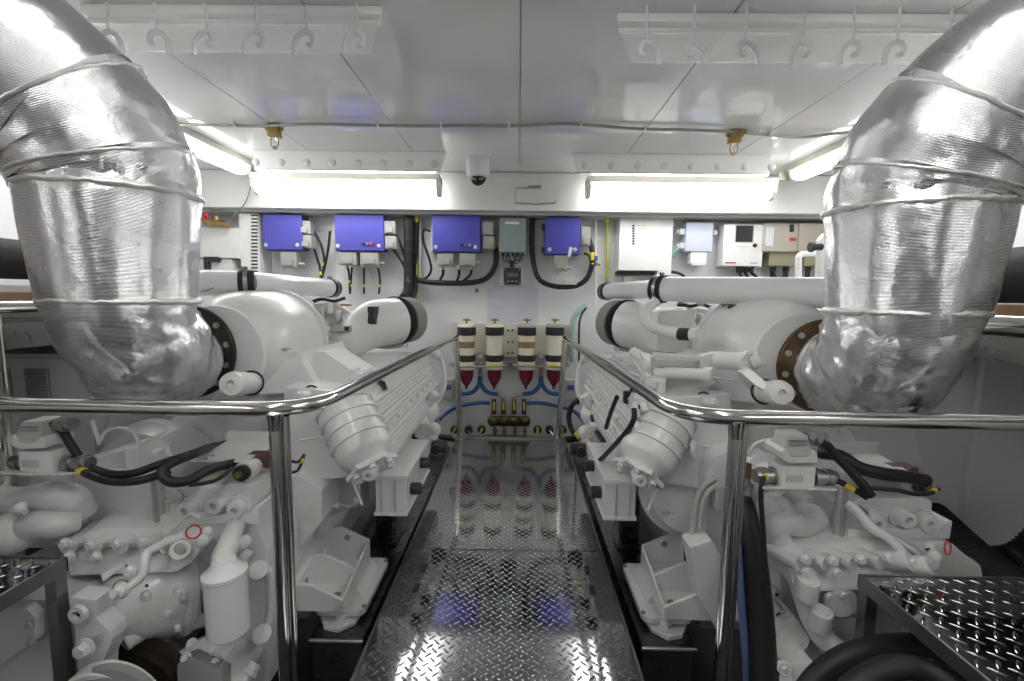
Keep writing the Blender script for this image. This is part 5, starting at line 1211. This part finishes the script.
# cables over the left gearbox
Q = lambda x, y, Y=1.42: P(x, y, Y)
def gc(o, w):
    f = (lambda x, y, Y=1.42: P(x, y, Y)+o)
    cable('thick_black_cable', 'thick black cable sagging from the grey connector of the %s gearbox' % w, [f(52,423),f(62,430),f(70,443),f(80,458),f(92,468),f(112,474,1.38),f(135,473,1.36),f(160,464,1.38),f(182,457,1.42),f(205,449,1.6),f(222,444,1.84),f(245,438,2.0)], .0125)
    cable('thick_black_cable', 'lower black cable from the side gland of the %s gearbox junction box' % w, [f(60,463),f(75,468),f(90,475,1.38),f(108,481,1.36),f(130,482,1.34),f(150,478,1.35),f(170,470,1.38)], .0125, ties=(1,), ring=YELLOW)
    cable('looped_harness', 'black harness doubling back under the shelf plate of the %s gearbox' % w, [f(262,458,1.75),f(225,465,1.52),f(205,472,1.42),f(190,480,1.36),f(172,482,1.34),f(162,474,1.34),f(166,466,1.36),f(180,459,1.42),f(196,453,1.5),f(212,447,1.7),f(232,444,1.88),f(250,442,1.98)], .016)
    cable('thin_harness', 'thin black wire with yellow band below the shelf plate of the %s gearbox' % w, [f(190,485,1.34),f(205,483,1.34),f(220,478,1.36),f(232,468,1.42)], .006, ties=(1,))
gc(V((0,0,0)), 'left')
# right gearbox cables (they run down to the right)
cable('thick_black_cable', 'thick black cable sloping from the grey connector of the right gearbox', [P(814,440,1.42),P(824,443,1.41),P(836,456,1.40),P(850,470,1.38),P(862,484,1.36),P(871,496,1.35)], .0145)
cable('thick_black_cable', 'thinner black cable from the side gland of the right junction box', [P(826,478,1.42),P(840,482,1.40),P(855,490,1.38),P(868,498,1.36)], .010, ties=(1,))
cable('looped_harness', 'black harness lying under the shelf plate of the right gearbox', [P(818,452,1.55),P(840,456,1.52),P(860,468,1.48),P(885,474,1.46),P(908,477,1.48),P(925,480,1.52)], .022)
cable('thin_harness', 'thin black wire with yellow tag below the right shelf plate', [P(872,488,1.42),P(895,490,1.40),P(915,494,1.40),P(930,493,1.42),P(938,489,1.44)], .007, ties=(3,))
cable('hanging_cable', 'black cable dropping from the yellow tipped left gland of the right junction box', [P(765,476,1.40),P(762,482,1.38),P(761,500,1.37),P(763,530,1.36),P(766,580,1.34)], .0075)
tag(link('yellow_sleeve', M().cyl(P(767,474,1.41), P(764,479,1.39), .010), YELLOW), 'yellow sleeve on the cable left of the right junction box', 'sleeve')
# ================================================================== RENDER LOOK
sc = bpy.context.scene
wd = bpy.data.worlds.new('world'); sc.world = wd; wd.use_nodes = True
wd.node_tree.nodes['Background'].inputs[0].default_value = (.05,.05,.05,1); wd.node_tree.nodes['Background'].inputs[1].default_value = .3
sc.view_settings.view_transform = 'Standard'; sc.view_settings.look = 'None'; sc.view_settings.gamma = 1.0
sc.view_settings.use_curve_mapping = False; sc.view_settings.exposure = 0.64
